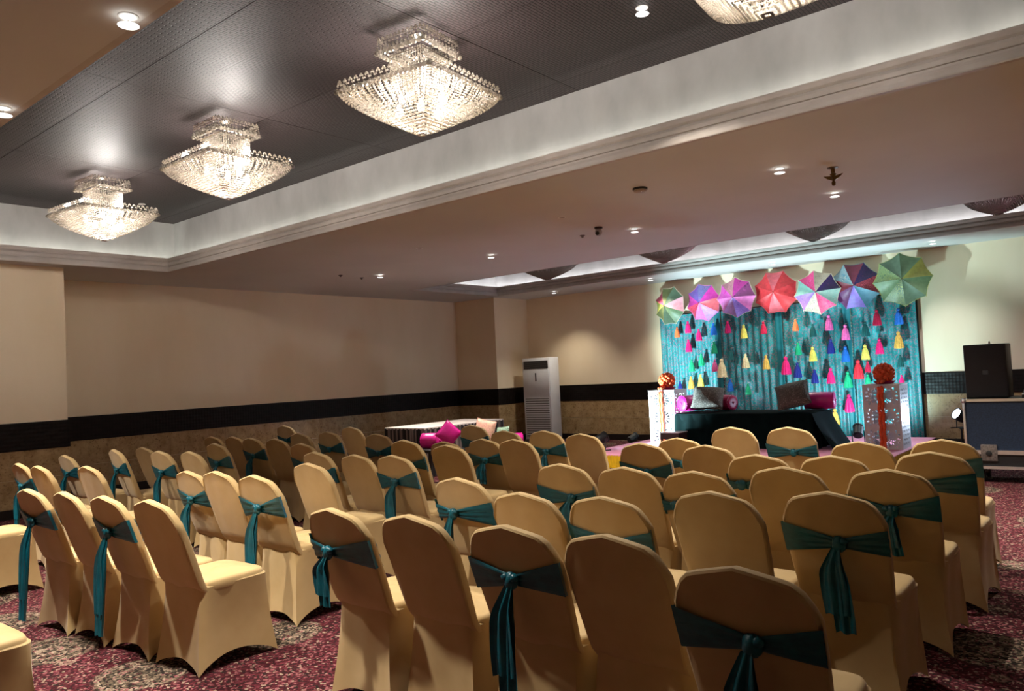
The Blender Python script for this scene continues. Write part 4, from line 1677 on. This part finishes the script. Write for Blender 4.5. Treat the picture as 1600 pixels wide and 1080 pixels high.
# ------------------------------------------------------------------ floor standing air conditioner
a0 = at_y(815, 561, 13.3)
a1 = at_y(857, 559, 13.3)
AW, AD, AH = a1.x - a0.x, 0.36, a0.z
ac = thing('air_conditioner', 'white floor standing air conditioner in the corner by the wall', 'air conditioner', ((a0.x + a1.x) / 2, 13.3 + AD / 2, 0))
MB().box(-AW / 2, AW / 2, -AD / 2 + 0.012, AD / 2, 0.0, AH, 0.012).build('cabinet', M['acwhite'], ac)
MB().box(-AW / 2 + 0.02, AW / 2 - 0.02, -AD / 2, -AD / 2 + 0.02, AH * 0.53, AH * 0.865, 0.006).build('front_panel', M['acwhite'], ac)
g = MB().box(-AW / 2 + 0.04, AW / 2 - 0.04, -AD / 2 + 0.006, -AD / 2 + 0.014, AH * 0.87, AH * 0.965).build('outlet_grille', M['acdark'], ac, smooth=False)
for i in range(8):
    z = AH * 0.875 + i * (AH * 0.09 / 8) + 0.006
    MB().box(-AW / 2 + 0.045, AW / 2 - 0.045, -AD / 2 - 0.004, -AD / 2 + 0.012, z, z + 0.006).build('louvre', M['acgrey'], g, smooth=False)
MB().box(-0.018, 0.014, -AD / 2 - 0.006, -AD / 2 + 0.002, AH * 0.72, AH * 0.82, 0.003).build('display', M['acdark'], ac)
g = MB().box(-AW / 2 + 0.05, AW / 2 - 0.05, -AD / 2 + 0.006, -AD / 2 + 0.014, AH * 0.06, AH * 0.515).build('intake_grille', M['acgrey'], ac, smooth=False)
for i in range(16):
    z = AH * 0.07 + i * (AH * 0.44 / 16)
    MB().box(-AW / 2 + 0.05, AW / 2 - 0.05, -AD / 2 - 0.006, -AD / 2 + 0.012, z + 0.012, z + 0.038).build('louvre', M['acwhite'], g, smooth=False)
MB().box(-AW / 2 - 0.01, AW / 2 + 0.01, -AD / 2 + 0.0, AD / 2, 0.0, 0.05, 0.006).build('plinth', M['acgrey'], ac)

# ------------------------------------------------------------------ buffet table with striped cloth in the corner
TX0, TX1, TY0, TY1, TZ = -9.35, -8.45, 8.1, 9.95, 0.75
tb = thing('draped_table', 'long table with striped pleated cloth along the marble wall', 'table', ((TX0 + TX1) / 2, (TY0 + TY1) / 2, 0))
hx, hy = (TX1 - TX0) / 2, (TY1 - TY0) / 2
MB().box(-hx, hx, -hy, hy, TZ - 0.03, TZ, 0.006).build('table_top', M['tabletop'], tb)
pleated([(-hx, -hy), (hx, -hy), (hx, hy), (-hx, hy)], 0.01, TZ - 0.015, 0.016, 0.085, 7, closed=True, flare=0.02).build('table_skirt', M['stripe'], tb, 'all')
for sx in (-1, 1):
    for sy in (-1, 1):
        MB().box(sx * (hx - 0.08) - 0.02, sx * (hx - 0.08) + 0.02, sy * (hy - 0.08) - 0.02, sy * (hy - 0.08) + 0.02, 0, TZ - 0.03).build('leg', M['base'], tb, smooth=False)

# low benches with loose cushions beside it
def bench(x0, x1, y, h_, label):
    b = thing('bench', label, 'bench', ((x0 + x1) / 2, y, 0))
    w = (x1 - x0) / 2
    MB().box(-w, w, -0.19, 0.19, h_ - 0.05, h_, 0.006).build('seat', M['black'], b)
    for sx in (-w + 0.05, w - 0.05):
        for sy in (-0.14, 0.14):
            MB().box(sx - 0.02, sx + 0.02, sy - 0.02, sy + 0.02, 0, h_ - 0.05).build('leg', M['black'], b, smooth=False)
    return b


Yb = 7.72
c0 = at_y(674, 689, Yb)
BZ = c0.z - 0.108
bench(c0.x - 0.22, c0.x + 0.50, Yb, BZ, 'low black bench with magenta cushions before the striped table end')
bolster(M['magenta'], 0.105, 0.27, 'magenta satin bolster lying on the bench before the striped table', (c0.x, Yb, BZ + 0.110), (0, 0, 0.3))
c1 = at_y(697, 677, Yb + 0.02)
cushion('cushion', M['magenta'], 0.28, 0.28, 0.11, 'pink cushion standing on its corner beside the magenta bolster', 'cushion', (c1.x + 0.05, Yb + 0.02, BZ + 0.212), (-0.12, 0.75, 0.9))
Yb = 8.7
c2 = at_y(757, 668, Yb)
BZ = c2.z - 0.27
bench(c2.x - 0.22, c2.x + 0.60, Yb, BZ, 'low black bench with printed cushions along the striped table side')
cushion('cushion', M['floral'], 0.34, 0.34, 0.12, 'floral print cushion standing on the bench along the striped table', 'cushion', (c2.x, Yb, BZ + 0.218), (-0.2, 0.2, 0.2))
c3 = at_y(773, 682, Yb)
cushion('cushion', M['floralg'], 0.26, 0.26, 0.10, 'green patterned cushion leaning beside the floral cushion', 'cushion', (c3.x + 0.17, Yb - 0.02, BZ + 0.155), (-0.3, -0.1, -0.1))
c4 = at_y(785, 668, Yb + 0.05)
bolster(M['magenta'], 0.09, 0.18, 'small magenta bolster on the bench end nearest the air conditioner', (c4.x + 0.28, Yb + 0.02, BZ + 0.097), (0, 0, 0.9))

# ------------------------------------------------------------------ ceiling devices
p = at_z(1301, 262, ZC)
t = thing('sprinkler', 'old brass sprinkler head hanging from the beige ceiling', 'sprinkler', (p.x, p.y, ZC))
MB().lathe([(0.05, 0.0), (0.05, -0.004), (0.018, -0.012), (0.016, -0.05)], 16).build('rosette', M['brass'], t)
MB().lathe([(0.016, -0.05), (0.028, -0.058), (0.028, -0.068), (0.014, -0.075), (0.010, -0.12), (0.018, -0.135), (0.016, -0.16), (0.006, -0.165)], 12).build('body', M['brass'], t)
for s in (-1, 1):
    mb = MB()
    mb.add([(s * 0.012, -0.006, -0.075), (s * 0.085, -0.004, -0.066), (s * 0.052, -0.004, -0.096), (s * 0.012, -0.006, -0.115),
            (s * 0.012, 0.006, -0.075), (s * 0.085, 0.004, -0.066), (s * 0.052, 0.004, -0.096), (s * 0.012, 0.006, -0.115)],
           [(0, 1, 2, 3), (7, 6, 5, 4), (0, 4, 5, 1), (1, 5, 6, 2), (2, 6, 7, 3), (3, 7, 4, 0)])
    o = mb.build('deflector_wing', M['brass'], t, smooth=False)
p = at_z(1000, 294, ZC)
t = thing('smoke_detector', 'round pale smoke detector with dark base on the ceiling', 'smoke detector', (p.x, p.y, ZC))
MB().lathe([(0.070, 0.0), (0.070, -0.018), (0.060, -0.020)], 24).build('base', M['black'], t)
MB().lathe([(0.064, -0.020), (0.060, -0.034), (0.040, -0.044), (0.002, -0.046)], 24, cap=False).build('cover', M['lamp_off'], t)
MB().ball((0.03, -0.03, -0.042), 0.006, seg=8, rings=6).build('indicator', M['white'], t)
p = at_z(935, 355, ZC)
t = thing('ceiling_camera', 'small tilted dome camera on the beige ceiling', 'camera', (p.x, p.y, ZC))
MB().lathe([(0.05, 0.0), (0.05, -0.02), (0.03, -0.026)], 18).build('base', M['brown'], t)
MB().ball((0, 0, -0.06), 0.045, seg=14, rings=10).build('dome', M['greytop'], t)
MB().tube([(0, -0.02, -0.07), (0.012, -0.055, -0.085)], [0.026, 0.022], 12).build('camera_lens', M['black'], t)
for px, py, lab in ((910, 368, 'tiny dark sensor beside the dome camera on the ceiling'), (532, 430, 'small dark ceiling sensor farthest along over the left rows'),
                    (565, 434, 'tiny flat ceiling sensor beside the lit downlight over the left rows')):
    p = at_z(px, py, ZC)
    t = thing('ceiling_sensor', lab, 'sensor', (p.x, p.y, ZC))
    MB().lathe([(0.035, 0.0), (0.034, -0.006), (0.022, -0.010)], 14).build('base', M['brown'], t)
    MB().lathe([(0.018, -0.010), (0.014, -0.028), (0.004, -0.032)], 12).build('sensor_tip', M['acgrey'], t)

# ------------------------------------------------------------------ lamps of the room's own rows that stand outside the picture
bpy.context.view_layer.update()
_count = 0
for o in sorted((x for x in bpy.data.objects if x.type == 'LIGHT'), key=lambda x: x.name):
    w = o.matrix_world.translation - Vector((0, 0, CAM_Z))
    d = w.dot(_fwd)
    px, py = 800 + FPX * w.dot(RIGHT) / d, 540 - FPX * w.dot(UP) / d
    if d <= 0 or not (0 <= px <= 1600 and 0 <= py <= 1080):
        o.name = '%s_%s_offscreen' % (ORD[_count], o.name.split('.')[0])
        _count += 1
        for c in o.parent.children:
            if c.type == 'MESH' and c.active_material and c.active_material in (M['lamp'], M['disc']):
                c.name = '%s_%s_offscreen' % (ORD[_count - 1], c.name.split('.')[0])
